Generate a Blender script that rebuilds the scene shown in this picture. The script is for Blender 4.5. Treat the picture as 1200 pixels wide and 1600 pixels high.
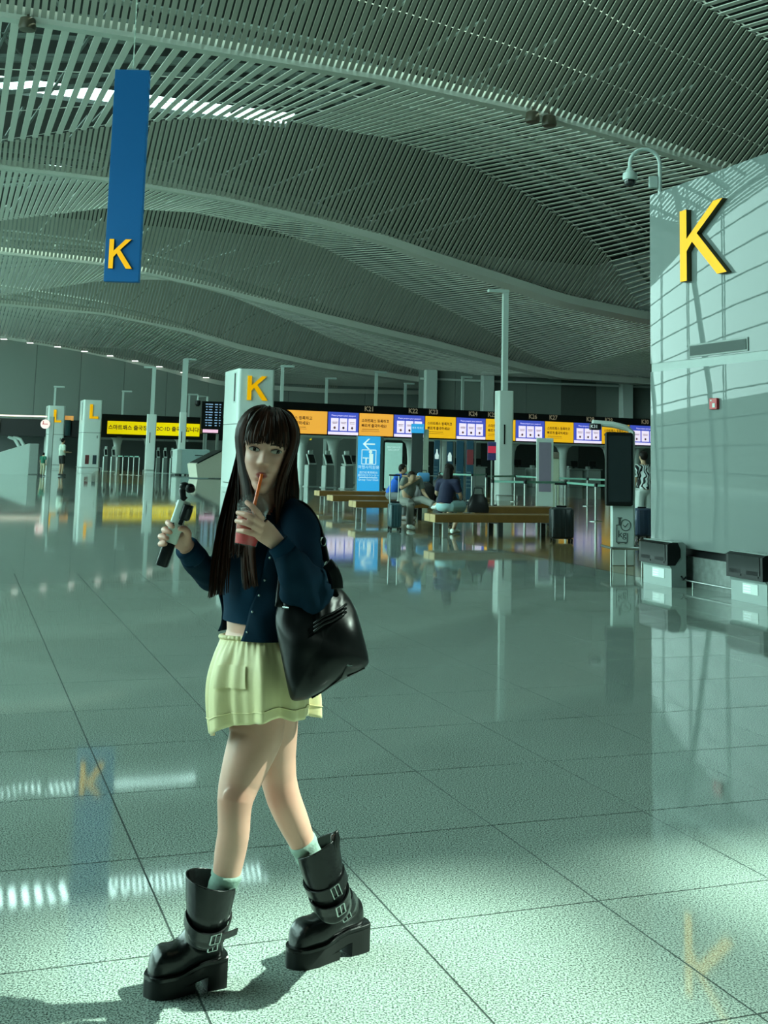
import bpy, bmesh, math, random
import numpy as np
from mathutils import Vector, Matrix

for o in list(bpy.data.objects):
    bpy.data.objects.remove(o)
sc = bpy.context.scene
COL = sc.collection
random.seed(7)
np.random.seed(7)

# ------------------------------------------------------------------ camera
F, CY, PITCH, ROLL, CAMH = 1800.0, 487.6, 0.1243, 0.025, 1.5
YAW = 0.3488                                   # the hall's grid against the view
A = np.array([math.cos(YAW), math.sin(YAW), 0.0])     # across the hall
B = np.array([-math.sin(YAW), math.cos(YAW), 0.0])    # along the hall
fwd = np.array([0, math.cos(PITCH), math.sin(PITCH)])
rt0 = np.array([1.0, 0, 0])
up0 = np.cross(rt0, fwd)
RT = math.cos(ROLL) * rt0 + math.sin(ROLL) * up0
UP = -math.sin(ROLL) * rt0 + math.cos(ROLL) * up0
CAMP = np.array([0, 0, CAMH])
cd = bpy.data.cameras.new('camera')
cd.sensor_fit = 'HORIZONTAL'
cd.sensor_width = 36
cd.lens = 36 * F / 1200
cd.shift_y = -(800 - CY) / 1200
cd.clip_end = 600
cam = bpy.data.objects.new('camera', cd)
cam.matrix_world = Matrix(((RT[0], UP[0], -fwd[0], 0), (RT[1], UP[1], -fwd[1], 0), (RT[2], UP[2], -fwd[2], CAMH), (0, 0, 0, 1)))
COL.objects.link(cam)
sc.camera = cam

# ------------------------------------------------------------------ light
vs = sc.view_settings
vs.view_transform = 'Standard'
vs.look = 'None'
vs.gamma = 1.0
vs.use_curve_mapping = False
vs.exposure = 1.0
sc.cycles.use_denoising = True
sc.cycles.max_bounces = 8
sc.cycles.diffuse_bounces = 4
sc.cycles.glossy_bounces = 4
sc.cycles.transparent_max_bounces = 8
sc.cycles.caustics_reflective = False
sc.cycles.caustics_refractive = False
sc.cycles.sample_clamp_indirect = 6.0

w = bpy.data.worlds.new('sky')
sc.world = w
w.use_nodes = True
SKY = (0.62, 1.0, 0.91)
SKYS = 5.0
w.node_tree.nodes['Background'].inputs[0].default_value = (*SKY, 1)
w.node_tree.nodes['Background'].inputs[1].default_value = SKYS

SUN_EL, SUN_PHI = math.radians(50), math.radians(-13)
SUND = -(A * math.cos(SUN_PHI) + B * math.sin(SUN_PHI)) * math.cos(SUN_EL) - np.array([0, 0, math.sin(SUN_EL)])
sl = bpy.data.lights.new('sun', 'SUN')
sl.energy = 6.3
sl.angle = math.radians(1.3)
sl.color = (0.76, 1.0, 0.83)
so = bpy.data.objects.new('sun', sl)
so.rotation_euler = Vector(-SUND).to_track_quat('Z', 'Y').to_euler()
so.location = (20, 0, 40)
COL.objects.link(so)

# ------------------------------------------------------------------ pixels to places
def ray(x, y):
    d = fwd + RT * (x - 600) / F + UP * (CY - y) / F
    return d
def G(x, y, z=0.0):
    d = ray(x, y); t = (z - CAMH) / d[2]
    return CAMP + d * t
def at(x, y, D):
    d = ray(x, y)
    return CAMP + d * (D / d[1])
def wu(p): return float(p @ A), float(p @ B)
def hall(w_, u_, z=0.0): return A * w_ + B * u_ + np.array([0, 0, z])
def pxu(x, y, U):
    d = ray(x, y); t = U / (d @ B)
    return CAMP + d * t
def pxw(x, y, W):
    d = ray(x, y); t = W / (d @ A)
    return CAMP + d * t
def hz(x): return CY + F * math.tan(PITCH) + 0.025 * (x - 600)

# ------------------------------------------------------------------ materials
MATS = {}
def mat(name, col, rough=0.5, metal=0.0, spec=0.5, var=0.06, scale=8.0, bump=0.0, bscale=30.0, coat=0.0, emit=0.0, trans=0.0, ior=1.45, alpha=1.0, sheen=0.0):
    if name in MATS: return MATS[name]
    m = bpy.data.materials.new(name); m.use_nodes = True
    nt = m.node_tree; bs = nt.nodes['Principled BSDF']
    bs.inputs['Roughness'].default_value = rough
    bs.inputs['Metallic'].default_value = metal
    bs.inputs['Specular IOR Level'].default_value = spec
    bs.inputs['Coat Weight'].default_value = coat
    bs.inputs['Coat Roughness'].default_value = 0.05
    bs.inputs['Transmission Weight'].default_value = trans
    bs.inputs['IOR'].default_value = ior
    bs.inputs['Alpha'].default_value = alpha
    bs.inputs['Sheen Weight'].default_value = sheen
    tc = nt.nodes.new('ShaderNodeTexCoord')
    no = nt.nodes.new('ShaderNodeTexNoise'); no.inputs['Scale'].default_value = scale; no.inputs['Detail'].default_value = 3
    nt.links.new(tc.outputs['Object'], no.inputs['Vector'])
    mx = nt.nodes.new('ShaderNodeMix'); mx.data_type = 'RGBA'
    nt.links.new(no.outputs['Fac'], mx.inputs[0])
    mx.inputs[6].default_value = (*[c * (1 - var) for c in col], 1)
    mx.inputs[7].default_value = (*[min(1, c * (1 + var)) for c in col], 1)
    nt.links.new(mx.outputs[2], bs.inputs['Base Color'])
    if bump:
        n2 = nt.nodes.new('ShaderNodeTexNoise'); n2.inputs['Scale'].default_value = bscale; n2.inputs['Detail'].default_value = 4
        nt.links.new(tc.outputs['Object'], n2.inputs['Vector'])
        b = nt.nodes.new('ShaderNodeBump'); b.inputs['Strength'].default_value = bump; b.inputs['Distance'].default_value = 0.01
        nt.links.new(n2.outputs['Fac'], b.inputs['Height']); nt.links.new(b.outputs['Normal'], bs.inputs['Normal'])
    if emit:
        nt.links.new(mx.outputs[2], bs.inputs['Emission Color']); bs.inputs['Emission Strength'].default_value = emit
    MATS[name] = m
    return m

# ------------------------------------------------------------------ mesh helpers
class MB:
    """collects shapes for ONE mesh"""
    def __init__(s): s.v = []; s.f = []; s.m = []
    def add(s, vs_, fs, mi=0):
        o = len(s.v); s.v += [tuple(map(float, v)) for v in vs_]
        for f in fs: s.f.append(tuple(i + o for i in f)); s.m.append(mi)
        return s
    def box(s, c, d, mi=0, rz=0.0, bev=0.0):
        hx, hy, hz_ = d[0] / 2, d[1] / 2, d[2] / 2
        if bev > 0:
            b = min(bev, hx * .9, hy * .9, hz_ * .9)
            prof = []
            for (sx, sy) in ((1, 1), (-1, 1), (-1, -1), (1, -1)):
                for k in range(3):
                    a0 = {(1, 1): 0, (-1, 1): 90, (-1, -1): 180, (1, -1): 270}[(sx, sy)] + 45 * k
                    prof.append((sx * (hx - b) + b * math.cos(math.radians(a0)), sy * (hy - b) + b * math.sin(math.radians(a0))))
            rings = []
            for zz, sh in ((-hz_, b), (-hz_ + b, 0), (hz_ - b, 0), (hz_, b)):
                rings.append([(x - math.copysign(min(sh, abs(x)), x), y - math.copysign(min(sh, abs(y)), y), zz) for x, y in prof])
            n = len(prof); vv = [p for r in rings for p in r]; ff = []
            for r in range(3):
                for i in range(n):
                    j = (i + 1) % n; ff.append((r * n + i, r * n + j, (r + 1) * n + j, (r + 1) * n + i))
            ff.append(tuple(range(n - 1, -1, -1))); ff.append(tuple(3 * n + i for i in range(n)))
        else:
            vv = [(x, y, z) for z in (-hz_, hz_) for y in (-hy, hy) for x in (-hx, hx)]
            ff = [(0, 2, 3, 1), (4, 5, 7, 6), (0, 1, 5, 4), (2, 6, 7, 3), (0, 4, 6, 2), (1, 3, 7, 5)]
        cs, sn = math.cos(rz), math.sin(rz)
        vv = [(c[0] + x * cs - y * sn, c[1] + x * sn + y * cs, c[2] + z) for x, y, z in vv]
        return s.add(vv, ff, mi)
    def cyl(s, p0, p1, r0, r1=None, n=12, mi=0, caps=True):
        r1 = r0 if r1 is None else r1
        p0, p1 = np.array(p0, float), np.array(p1, float)
        d = p1 - p0; d = d / np.linalg.norm(d)
        h = np.array([0, 0, 1.0]) if abs(d[2]) < .9 else np.array([1.0, 0, 0])
        x = np.cross(h, d); x /= np.linalg.norm(x); y = np.cross(d, x)
        vv = []
        for p, r in ((p0, r0), (p1, r1)):
            for i in range(n):
                a_ = 2 * math.pi * i / n; vv.append(p + x * r * math.cos(a_) + y * r * math.sin(a_))
        ff = [(i, (i + 1) % n, n + (i + 1) % n, n + i) for i in range(n)]
        if caps: ff += [tuple(range(n - 1, -1, -1)), tuple(range(n, 2 * n))]
        return s.add(vv, ff, mi)
    def loft(s, rings, mi=0, caps=True, closed=True):
        n = len(rings[0]); vv = [p for r in rings for p in r]; ff = []
        for r in range(len(rings) - 1):
            for i in range(n if closed else n - 1):
                j = (i + 1) % n; ff.append((r * n + i, r * n + j, (r + 1) * n + j, (r + 1) * n + i))
        if caps and closed:
            ff += [tuple(range(n - 1, -1, -1)), tuple((len(rings) - 1) * n + i for i in range(n))]
        return s.add(vv, ff, mi)
    def tube(s, pts, r, n=8, mi=0, rx=None, caps=True, up=None):
        P = [np.array(p, float) for p in pts]
        R = r if hasattr(r, '__len__') else [r] * len(P)
        RX = rx if rx is not None and hasattr(rx, '__len__') else ([rx] * len(P) if rx else R)
        rings = []; x = None
        for i, p in enumerate(P):
            t = P[min(i + 1, len(P) - 1)] - P[max(i - 1, 0)]; t = t / (np.linalg.norm(t) + 1e-12)
            if x is None:
                h = np.array(up, float) if up is not None else (np.array([0, 0, 1.0]) if abs(t[2]) < .9 else np.array([1.0, 0, 0]))
                x = np.cross(h, t)
            x = x - t * (x @ t); x /= np.linalg.norm(x); y = np.cross(t, x)
            rings.append([p + x * RX[i] * math.cos(2 * math.pi * k / n) + y * R[i] * math.sin(2 * math.pi * k / n) for k in range(n)])
        return s.loft(rings, mi, caps)
    def prism(s, poly, o, ex, ey, ez, depth, mi=0):
        """poly in (ex,ey) at o, pushed along ez by depth"""
        o, ex, ey, ez = (np.array(q, float) for q in (o, ex, ey, ez)); n = len(poly)
        vv = [o + ex * x + ey * y for x, y in poly] + [o + ex * x + ey * y + ez * depth for x, y in poly]
        ff = [tuple(range(n - 1, -1, -1)), tuple(range(n, 2 * n))] + [(i, (i + 1) % n, n + (i + 1) % n, n + i) for i in range(n)]
        return s.add(vv, ff, mi)
    def lathe(s, prof, c=(0, 0, 0), n=20, mi=0, mtx=None):
        rings = []
        for r, z in prof:
            ring = [np.array([r * math.cos(2 * math.pi * i / n), r * math.sin(2 * math.pi * i / n), z]) for i in range(n)]
            if mtx is not None: ring = [mtx @ q for q in ring]
            rings.append([q + np.array(c) for q in ring])
        return s.loft(rings, mi)
    def mesh(s, name, mats, smooth=False):
        me = bpy.data.meshes.new(name)
        me.from_pydata(s.v, [], s.f)
        for m in (mats if isinstance(mats, (list, tuple)) else [mats]): me.materials.append(m)
        if any(s.m): me.polygons.foreach_set('material_index', s.m)
        bm = bmesh.new(); bm.from_mesh(me); bmesh.ops.recalc_face_normals(bm, faces=bm.faces); bm.to_mesh(me); bm.free()
        if smooth:
            me.polygons.foreach_set('use_smooth', [True] * len(me.polygons))
            if smooth != 'all': me.set_sharp_from_angle(angle=math.radians(smooth if smooth is not True else 40))
        me.update()
        return me
    def build(s, name, mats, parent=None, smooth=False, **kw):
        return link(name, s.mesh(name, mats, smooth), parent, **kw)

def link(name, me, parent=None, label=None, cat=None, group=None, kind=None, loc=None, rz=None):
    o = bpy.data.objects.new(name, me); COL.objects.link(o)
    if parent is not None: o.parent = parent
    if loc is not None: o.location = loc
    if rz is not None: o.rotation_euler = (0, 0, rz)
    tag(o, label, cat, group, kind)
    return o
def tag(o, label=None, cat=None, group=None, kind=None):
    if label: o['label'] = label
    if cat: o['category'] = cat
    if group: o['group'] = group
    if kind: o['kind'] = kind
    return o
def thing(name, label, cat, loc=(0, 0, 0), rz=0.0, group=None):
    o = bpy.data.objects.new(name, None); COL.objects.link(o)
    o.empty_display_size = .1
    o.location = tuple(map(float, loc)); o.rotation_euler = (0, 0, rz)
    return tag(o, label, cat, group)
def copy_tree(o, parent=None):
    c = o.copy(); COL.objects.link(c)
    if parent is not None: c.parent = parent
    for ch in list(o.children): copy_tree(ch, c)
    return c
def move(o, loc, rz=None):
    o.location = tuple(map(float, loc))
    if rz is not None: o.rotation_euler = (0, 0, rz)
    return o
_fonts = {}
def text_mesh(txt, size, extrude=0.0, align='CENTER', bold=0.0):
    cu = bpy.data.curves.new('lettering', 'FONT'); cu.body = txt; cu.size = size; cu.extrude = extrude
    cu.align_x = align; cu.align_y = 'CENTER'; cu.resolution_u = 2; cu.offset = bold
    ob = bpy.data.objects.new('lettering', cu); COL.objects.link(ob)
    dg = bpy.context.evaluated_depsgraph_get()
    me = bpy.data.meshes.new_from_object(ob.evaluated_get(dg))
    bpy.data.objects.remove(ob); bpy.data.curves.remove(cu)
    return me
def lettering(txt, size, m, parent, o, ex, ey, ez, name='lettering', align='CENTER', bold=0.0, off=0.004, extrude=0.0):
    """flat lettering on a face: local frame o, ex (reading), ey (up), ez (out); one object for each word"""
    me = text_mesh(txt, size, extrude, align, bold)
    n = len(me.vertices); co = np.empty(n * 3); me.vertices.foreach_get('co', co); co = co.reshape(-1, 3)
    par = list(range(n))
    def find(a):
        while par[a] != a: par[a] = par[par[a]]; a = par[a]
        return a
    for e in me.edges: par[find(e.vertices[0])] = find(e.vertices[1])
    root = np.array([find(i) for i in range(n)])
    isl = sorted((co[root == r, 0].min(), co[root == r, 0].max(), r) for r in set(root.tolist()))
    words = []; end = None
    for a, b, r in isl:
        if end is None or a - end > .20 * size: words.append(set()); end = b
        words[-1].add(r); end = max(end, b)
    ex, ey, ez, o = (np.array(q, float) for q in (ex, ey, ez, o)); first = None
    polys = [tuple(p.vertices) for p in me.polygons]
    for wd in words:
        keep = np.where(np.isin(root, list(wd)))[0]; idx = {int(k): i for i, k in enumerate(keep)}
        fs = [tuple(idx[v] for v in p) for p in polys if p[0] in idx]
        mw = bpy.data.meshes.new(name)
        mw.from_pydata([tuple(o + ex * v[0] + ey * v[1] + ez * (v[2] + off)) for v in co[keep]], [], fs)
        mw.materials.append(m); mw.update()
        first = link(name, mw, parent)
    bpy.data.meshes.remove(me)
    return first
ORD = ['first', 'second', 'third', 'fourth', 'fifth', 'sixth', 'seventh', 'eighth']
# ================================================================== THE SHELL
def granite(name, grid):
    m = bpy.data.materials.new(name); m.use_nodes = True
    nt = m.node_tree; N = nt.nodes.new; L = nt.links.new
    bs = nt.nodes['Principled BSDF']
    ge = N('ShaderNodeNewGeometry')
    n1 = N('ShaderNodeTexNoise'); n1.inputs['Scale'].default_value = 160; n1.inputs['Detail'].default_value = 3; n1.inputs['Roughness'].default_value = .7
    L(ge.outputs['Position'], n1.inputs['Vector'])
    r1 = N('ShaderNodeValToRGB'); e = r1.color_ramp.elements
    e[0].position = .40; e[0].color = (.05, .072, .064, 1); e[1].position = .56; e[1].color = (.45, .54, .48, 1)
    e.new(.49).color = (.245, .31, .275, 1)
    L(n1.outputs['Fac'], r1.inputs['Fac'])
    n2 = N('ShaderNodeTexNoise'); n2.inputs['Scale'].default_value = .9; L(ge.outputs['Position'], n2.inputs['Vector'])
    mx = N('ShaderNodeMix'); mx.data_type = 'RGBA'; mx.blend_type = 'MULTIPLY'; mx.inputs[0].default_value = .25
    L(r1.outputs['Color'], mx.inputs[6]); L(n2.outputs['Fac'], mx.inputs[7])
    col = mx.outputs[2]
    if grid:
        mp = N('ShaderNodeMapping'); mp.vector_type = 'POINT'
        mp.inputs['Rotation'].default_value = (0, 0, -YAW); L(ge.outputs['Position'], mp.inputs['Vector'])
        sx = N('ShaderNodeSeparateXYZ'); L(mp.outputs['Vector'], sx.inputs['Vector'])
        outs = []
        for k, (o0, sp) in enumerate(((TW0, TS), (TU0, TB))):
            a = N('ShaderNodeMath'); a.operation = 'SUBTRACT'; a.inputs[1].default_value = o0; L(sx.outputs[k], a.inputs[0])
            d = N('ShaderNodeMath'); d.operation = 'DIVIDE'; d.inputs[1].default_value = sp; L(a.outputs[0], d.inputs[0])
            f = N('ShaderNodeMath'); f.operation = 'FRACT'; L(d.outputs[0], f.inputs[0])
            c = N('ShaderNodeMath'); c.operation = 'LESS_THAN'; c.inputs[1].default_value = .007; L(f.outputs[0], c.inputs[0])
            outs.append(c)
        s = N('ShaderNodeMath'); s.operation = 'MAXIMUM'; L(outs[0].outputs[0], s.inputs[0]); L(outs[1].outputs[0], s.inputs[1])
        m2 = N('ShaderNodeMix'); m2.data_type = 'RGBA'; L(s.outputs[0], m2.inputs[0]); L(col, m2.inputs[6]); m2.inputs[7].default_value = (.03, .045, .04, 1)
        col = m2.outputs[2]
    L(col, bs.inputs['Base Color'])
    bs.inputs['Roughness'].default_value = .045
    bs.inputs['Specular IOR Level'].default_value = .62
    return m
TS, TB = .7212, .846
TW0, TU0 = wu(np.array([-1.7249, 6.8693, 0]))
I0, I1, J0, J1 = -3, 13, -9, 7
M_tile = granite('polished_granite', False)
M_far = granite('polished_granite_far', True)
M_joint = mat('tile_joint', (.03, .045, .04), .8)
Hm = Matrix(((A[0], B[0], 0, 0), (A[1], B[1], 0, 0), (0, 0, 1, 0), (0, 0, 0, 1)))

def quad_wu(mb, w0, w1, u0, u1, z, mi=0, t=0):
    if t:
        c = hall((w0 + w1) / 2, (u0 + u1) / 2, z - t / 2)
        return mb.box(c, (w1 - w0, u1 - u0, t), mi, rz=YAW)
    return mb.add([hall(w0, u0, z), hall(w1, u0, z), hall(w1, u1, z), hall(w0, u1, z)], [(0, 1, 2, 3)], mi)
WL, WR, UB, UE = -16.0, 58.0, -24.0, 99.0
tw0, tw1 = TW0 + TS * I0, TW0 + TS * (I1 + 1)
tu0, tu1 = TU0 - TB * (J1 + 1), TU0 - TB * J0
mb = MB()
quad_wu(mb, WL, WR, UB, tu0, 0); quad_wu(mb, WL, WR, tu1, UE, 0)
quad_wu(mb, WL, tw0, tu0, tu1, 0); quad_wu(mb, tw1, WR, tu0, tu1, 0)
quad_wu(mb, tw0, tw1, tu0, tu1, -.0014, 1)
floor = mb.build('floor', [M_far, M_joint], kind='structure', label='polished speckled granite floor of the hall')
tb = MB().box((0, 0, -.004), (TS - .007, TB - .007, .008))
tile_me = tb.mesh('floor_tile', M_tile)
for i in range(I0, I1 + 1):
    for j in range(J0, J1 + 1):
        link('floor_tile', tile_me, floor, loc=tuple(hall(TW0 + TS * (i + .5), TU0 - TB * (j + .5), .0)), rz=YAW)

# timber-look floor under the benches and by the far island
def woodfloor(name):
    m = bpy.data.materials.new(name); m.use_nodes = True
    nt = m.node_tree; N = nt.nodes.new; L = nt.links.new; bs = nt.nodes['Principled BSDF']
    ge = N('ShaderNodeNewGeometry'); mp = N('ShaderNodeMapping'); mp.inputs['Rotation'].default_value = (0, 0, -YAW); L(ge.outputs['Position'], mp.inputs['Vector'])
    br = N('ShaderNodeTexBrick'); br.inputs['Scale'].default_value = 1.0; br.inputs['Brick Width'].default_value = 1.2; br.inputs['Row Height'].default_value = .2
    br.inputs['Mortar Size'].default_value = .004
    br.inputs['Color1'].default_value = (.17, .12, .045, 1); br.inputs['Color2'].default_value = (.22, .16, .065, 1); br.inputs['Mortar'].default_value = (.08, .06, .03, 1)
    L(mp.outputs['Vector'], br.inputs['Vector']); L(br.outputs['Color'], bs.inputs['Base Color'])
    bs.inputs['Roughness'].default_value = .1; bs.inputs['Specular IOR Level'].default_value = .6
    return m
M_wood_floor = woodfloor('timber_look_tile')
def ground_poly(name, pts, z=.0012, **kw):
    mb = MB(); P = [G(x, y) for x, y in pts]; n = len(P)
    mb.add([p + np.array([0, 0, z]) for p in P],
           [tuple(range(n))])
    return mb.build(name, M_wood_floor, **kw)
ground_poly('floor_timber_inlay', [(1010, 904), (893, 881), (727, 848), (560, 815), (470, 797), (500, 768), (760, 772), (1020, 784)], kind='structure', label='brown timber-look floor inlay under the benches')
ground_poly('floor_timber_inlay', [(226, 757), (130, 752), (158, 728), (232, 728)], kind='structure', label='brown timber-look floor inlay by the far island')

# the airfield apron outside the glass
mb = MB(); mb.add([(-400, -300, -.4), (400, -300, -.4), (400, 500, -.4), (-400, 500, -.4)], [(0, 1, 2, 3)])
mb.build('ground', mat('apron_concrete', (.22, .26, .24), .9), kind='structure', label='grey concrete apron outside the hall')

mb = MB(); mb.box(hall(-52, 60, 3.3), (14, 200, 7.4), rz=YAW)
mb.build('wall_outside_roadway', mat('roadway_concrete', (.20, .24, .225), .9), kind='structure', label='grey elevated roadway outside the glazed front')
# ------------------------------------------------------------------ the ceiling
M_slat_shaded = mat('slat_shaded', (.37, .365, .315), .45, var=.03)  # darker slat colour puts the steep faces' shade into the paint
M_slat_lit = mat('slat_lit', (.59, .595, .545), .45, var=.03)  # same slats in a paler colour, standing in for light on the soffits
M_beam = mat('painted_beam', (.52, .54, .49), .45, var=.03)
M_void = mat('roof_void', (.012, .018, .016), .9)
M_truss = mat('truss_steel', (.10, .13, .115), .6)
PW = 16.86
U0 = 31.6
def curve_from_px(pts, U):
    """pixels on a beam in the plane u = U -> sorted (w, z)"""
    q = []
    for x, y in pts:
        p = pxu(x, y, U); q.append((wu(p)[0], p[2]))
    q.sort(); return np.array(q)
BEAMPX = {
    0: [(-200, 0), (0, 22), (210, 55), (400, 88), (600, 122), (825, 172), (975, 215), (1070, 245), (1300, 325)],
    1: [(-200, 240), (0, 260), (170, 280), (350, 310), (500, 345), (600, 372), (671, 396), (779, 428), (887, 461), (1001, 485), (1200, 520)],
    2: [(-200, 384), (0, 394), (162, 412), (333, 450), (500, 492), (671, 529), (779, 558), (870, 580), (1010, 590)],
    3: [(-200, 468), (0, 475), (162, 490), (292, 517), (375, 541), (500, 566), (668, 590), (860, 596), (1010, 592)],
    4: [(-200, 510), (0, 527), (110, 545), (220, 568), (340, 596), (500, 606), (700, 610), (1010, 600)],
}
RIDGEPX = {   # ridge in front of beam k: the steep slatted face hangs between the two
    0: [(-300, -60), (0, -190), (300, -330), (600, -330), (900, -150), (1085, 0), (1200, 65), (1400, 230)],
    1: [(-200, 243), (0, 223), (175, 197), (300, 185), (450, 190), (600, 215), (725, 255), (815, 300), (900, 355), (950, 400), (1002, 482), (1200, 519)],
    2: [(-200, 375), (0, 345), (170, 325), (300, 332), (400, 352), (508, 388), (562, 416), (644, 456), (747, 508), (812, 545), (880, 579), (1010, 589)],
    3: [(-200, 466), (0, 462), (150, 440), (250, 436), (320, 446), (420, 487), (520, 530), (620, 570), (700, 588), (860, 595), (1010, 591)],
    4: [(-200, 509), (0, 525), (110, 541), (200, 545), (300, 575), (400, 598), (700, 609), (1010, 599)],
}
TAN = math.tan(math.radians(30))
BE, RI = {}, {}
for k in range(5):
    U = U0 + PW * k
    BE[k] = (U, curve_from_px(BEAMPX[k], U))
    zb = lambda w_: np.interp(w_, BE[k][1][:, 0], BE[k][1][:, 1])
    q = []
    for x, y in RIDGEPX[k]:
        d = ray(x, y); lo, hi = 1.0, (U - .02) / (d @ B)
        g = lambda t: (CAMH + t * d[2]) - (zb(t * (d @ A)) + TAN * (U - t * (d @ B)))
        if g(hi) <= 0: t = hi
        else:
            lo = hi * .2
            for _ in range(50):
                mi_ = (lo + hi) / 2
                if g(mi_) > 0: hi = mi_
                else: lo = mi_
            t = hi
        q.append((t * (d @ A), t * (d @ B), CAMH + t * d[2]))
    q.sort(); RI[k] = np.array(q)
BE[-1] = (U0 - PW, BE[0][1] + np.array([0, .6])); RI[-1] = RI[0] - np.array([0, PW, -.6])
BE[-2] = (U0 - 2 * PW, BE[0][1] + np.array([0, .9])); RI[-2] = RI[0] - np.array([0, 2 * PW, -.9])
def bpt(k, w_): return hall(w_, BE[k][0], float(np.interp(w_, BE[k][1][:, 0], BE[k][1][:, 1])))
def rpt(k, w_): return hall(w_, float(np.interp(w_, RI[k][:, 0], RI[k][:, 1])), float(np.interp(w_, RI[k][:, 0], RI[k][:, 2])))

def slat_geo(p, q, width, th=.03, over=0.0):
    d = q - p; L_ = np.linalg.norm(d); d = d / L_; s = A * width / 2; n = np.cross(A, d); n /= np.linalg.norm(n)
    if n[2] < 0: n = -n
    return [p - s, p + s, q + s, q - s, p - s + n * th, p + s + n * th, q + s + n * th, q - s + n * th]
BOXF = [(0, 1, 2, 3), (4, 7, 6, 5), (0, 4, 5, 1), (1, 5, 6, 2), (2, 6, 7, 3), (3, 7, 4, 0)]
SUN_U1 = wu(G(600, 1385))[1]                                   # unseen roof opening, added to throw the near sun patch up to here
OPEN = (17.15, 23.0, -9.0, SUN_U1 - 3.95)        # w0, w1, u0, u1 of that opening, cut to shade her upper body
def facet(name, pf, qf, w0, w1, pitch, width, m, single, label, sparse=None):
    root = None; joined = MB(); n = int((w1 - w0) / pitch); prev = None
    rails = MB()
    for fr in (.0, .35, .7) if single else (.0, 1.0):
        pts = [pf(w_) * (1 - fr) + qf(w_) * fr + np.array([0, 0, .10]) for w_ in np.linspace(w0, w1, 60)]
        for i in range(59):
            if np.linalg.norm(pf(np.linspace(w0, w1, 60)[i]) - qf(np.linspace(w0, w1, 60)[i])) < .3: continue
            rails.cyl(pts[i], pts[i + 1], .018, n=5, caps=False)
    root = rails.build(name, M_beam, kind='structure', label=label)
    wl = [w0 + pitch * (i + .5) for i in range(n)] if sparse is None else [w_ for w_ in np.arange(w0, sparse, pitch * 1.5)] + [w_ for w_ in np.arange(sparse, w1, pitch)]
    for w_ in wl:
        p, q = pf(w_), qf(w_)
        if np.linalg.norm(p - q) < .25: continue
        g = slat_geo(p, q, width)
        if single:
            c = (p + q) / 2
            mb = MB().add([v - c for v in g], BOXF)
            link('ceiling_slat', mb.mesh('ceiling_slat', m), root, loc=tuple(c))
        else: joined.add(g, BOXF)
    if joined.v: joined.build('ceiling_slats', m, root, kind='stuff')
    return root
for k in range(-1, 5):
    nm = 'ceiling_face' if k else 'ceiling_face'
    facet('ceiling', lambda w_: rpt(k, w_), lambda w_: bpt(k, w_), -15.5, 56 if k else 31, .21 if k == 0 else .21, .145 if k == 0 else .135, M_slat_shaded, k == 0, 'steep slatted face of the waved ceiling')
    if k < 4:
        facet('ceiling', lambda w_: bpt(k, w_), lambda w_: rpt(k + 1, w_), -15.5, 56 if k else 31, .30 if k < 1 else .26, .215 if k < 1 else .18, M_slat_lit, k == 0, 'gently rising slatted soffit of the waved ceiling', sparse=12.0 if k == 0 else None)
for k in range(-1, 5):                          # the smooth curved beams between the waves
    mb = MB(); ws = np.linspace(-15.8, 57, 90); rings = []
    th = .38
    for w_ in ws:
        p = bpt(k, w_); z = np.array([0, 0, 1.0]); t = np.clip((w_ - 12) / 14, 0, 1) if k > 0 else 0
        lo, wd = -.10 - .35 * t, .28 + .7 * t
        rings.append([p + z * lo - B * wd * .3, p + z * lo + B * wd, p + z * (lo + th) + B * wd, p + z * (lo + th) - B * wd * .3])
    mb.loft(rings)
    mb.build('ceiling_beam', M_beam, smooth=30, kind='structure', label='smooth curved edge beam of the waved ceiling')
# arched purlins and struts in the void
mb = MB()
for k in range(0, 4):
    for fr, rr in ((.15, .10), (.3, .16), (.45, .09), (.62, .16), (.8, .1), (.92, .1)):
        pts = [bpt(k, w_) * (1 - fr) + rpt(k + 1, w_) * fr + np.array([0, 0, .45 + 1.3 * math.exp(-((w_ + 2) / 16) ** 2)]) for w_ in np.linspace(-15.5, 34, 40)]
        mb.tube(pts, rr, n=6, caps=False)
    for w_ in np.arange(-14, 20, 2.6):
        p = bpt(k, w_) + np.array([0, 0, .7]); q = rpt(k + 1, w_ + 3.2) + np.array([0, 0, 2.4])
        mb.cyl(p, q, .07, n=5)
        mb.cyl(rpt(k + 1, w_) + np.array([0, 0, .3]), bpt(k, w_ + 2.6) + np.array([0, 0, 2.6]), .06, n=5)
mb.build('ceiling_truss', M_truss, kind='structure', label='dark steel trusses in the roof void')
# roof deck with skylight slots along the waves, plus openings added for the sun
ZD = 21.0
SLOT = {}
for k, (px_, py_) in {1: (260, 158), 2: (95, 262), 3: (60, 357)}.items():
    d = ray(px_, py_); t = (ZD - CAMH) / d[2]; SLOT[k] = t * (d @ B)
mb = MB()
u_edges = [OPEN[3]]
S0 = 27.3  # unseen slot added to throw the sun strip on the far floor
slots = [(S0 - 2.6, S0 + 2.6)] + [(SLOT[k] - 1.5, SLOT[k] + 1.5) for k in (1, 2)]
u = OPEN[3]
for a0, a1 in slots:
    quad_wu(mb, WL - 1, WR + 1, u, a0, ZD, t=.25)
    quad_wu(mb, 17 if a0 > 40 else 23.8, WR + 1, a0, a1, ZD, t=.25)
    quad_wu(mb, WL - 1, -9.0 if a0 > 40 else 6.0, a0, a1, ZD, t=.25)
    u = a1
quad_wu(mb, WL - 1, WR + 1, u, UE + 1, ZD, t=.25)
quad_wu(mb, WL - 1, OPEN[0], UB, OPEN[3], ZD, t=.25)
quad_wu(mb, OPEN[1], WR + 1, UB, OPEN[3], ZD, t=.25)
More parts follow.
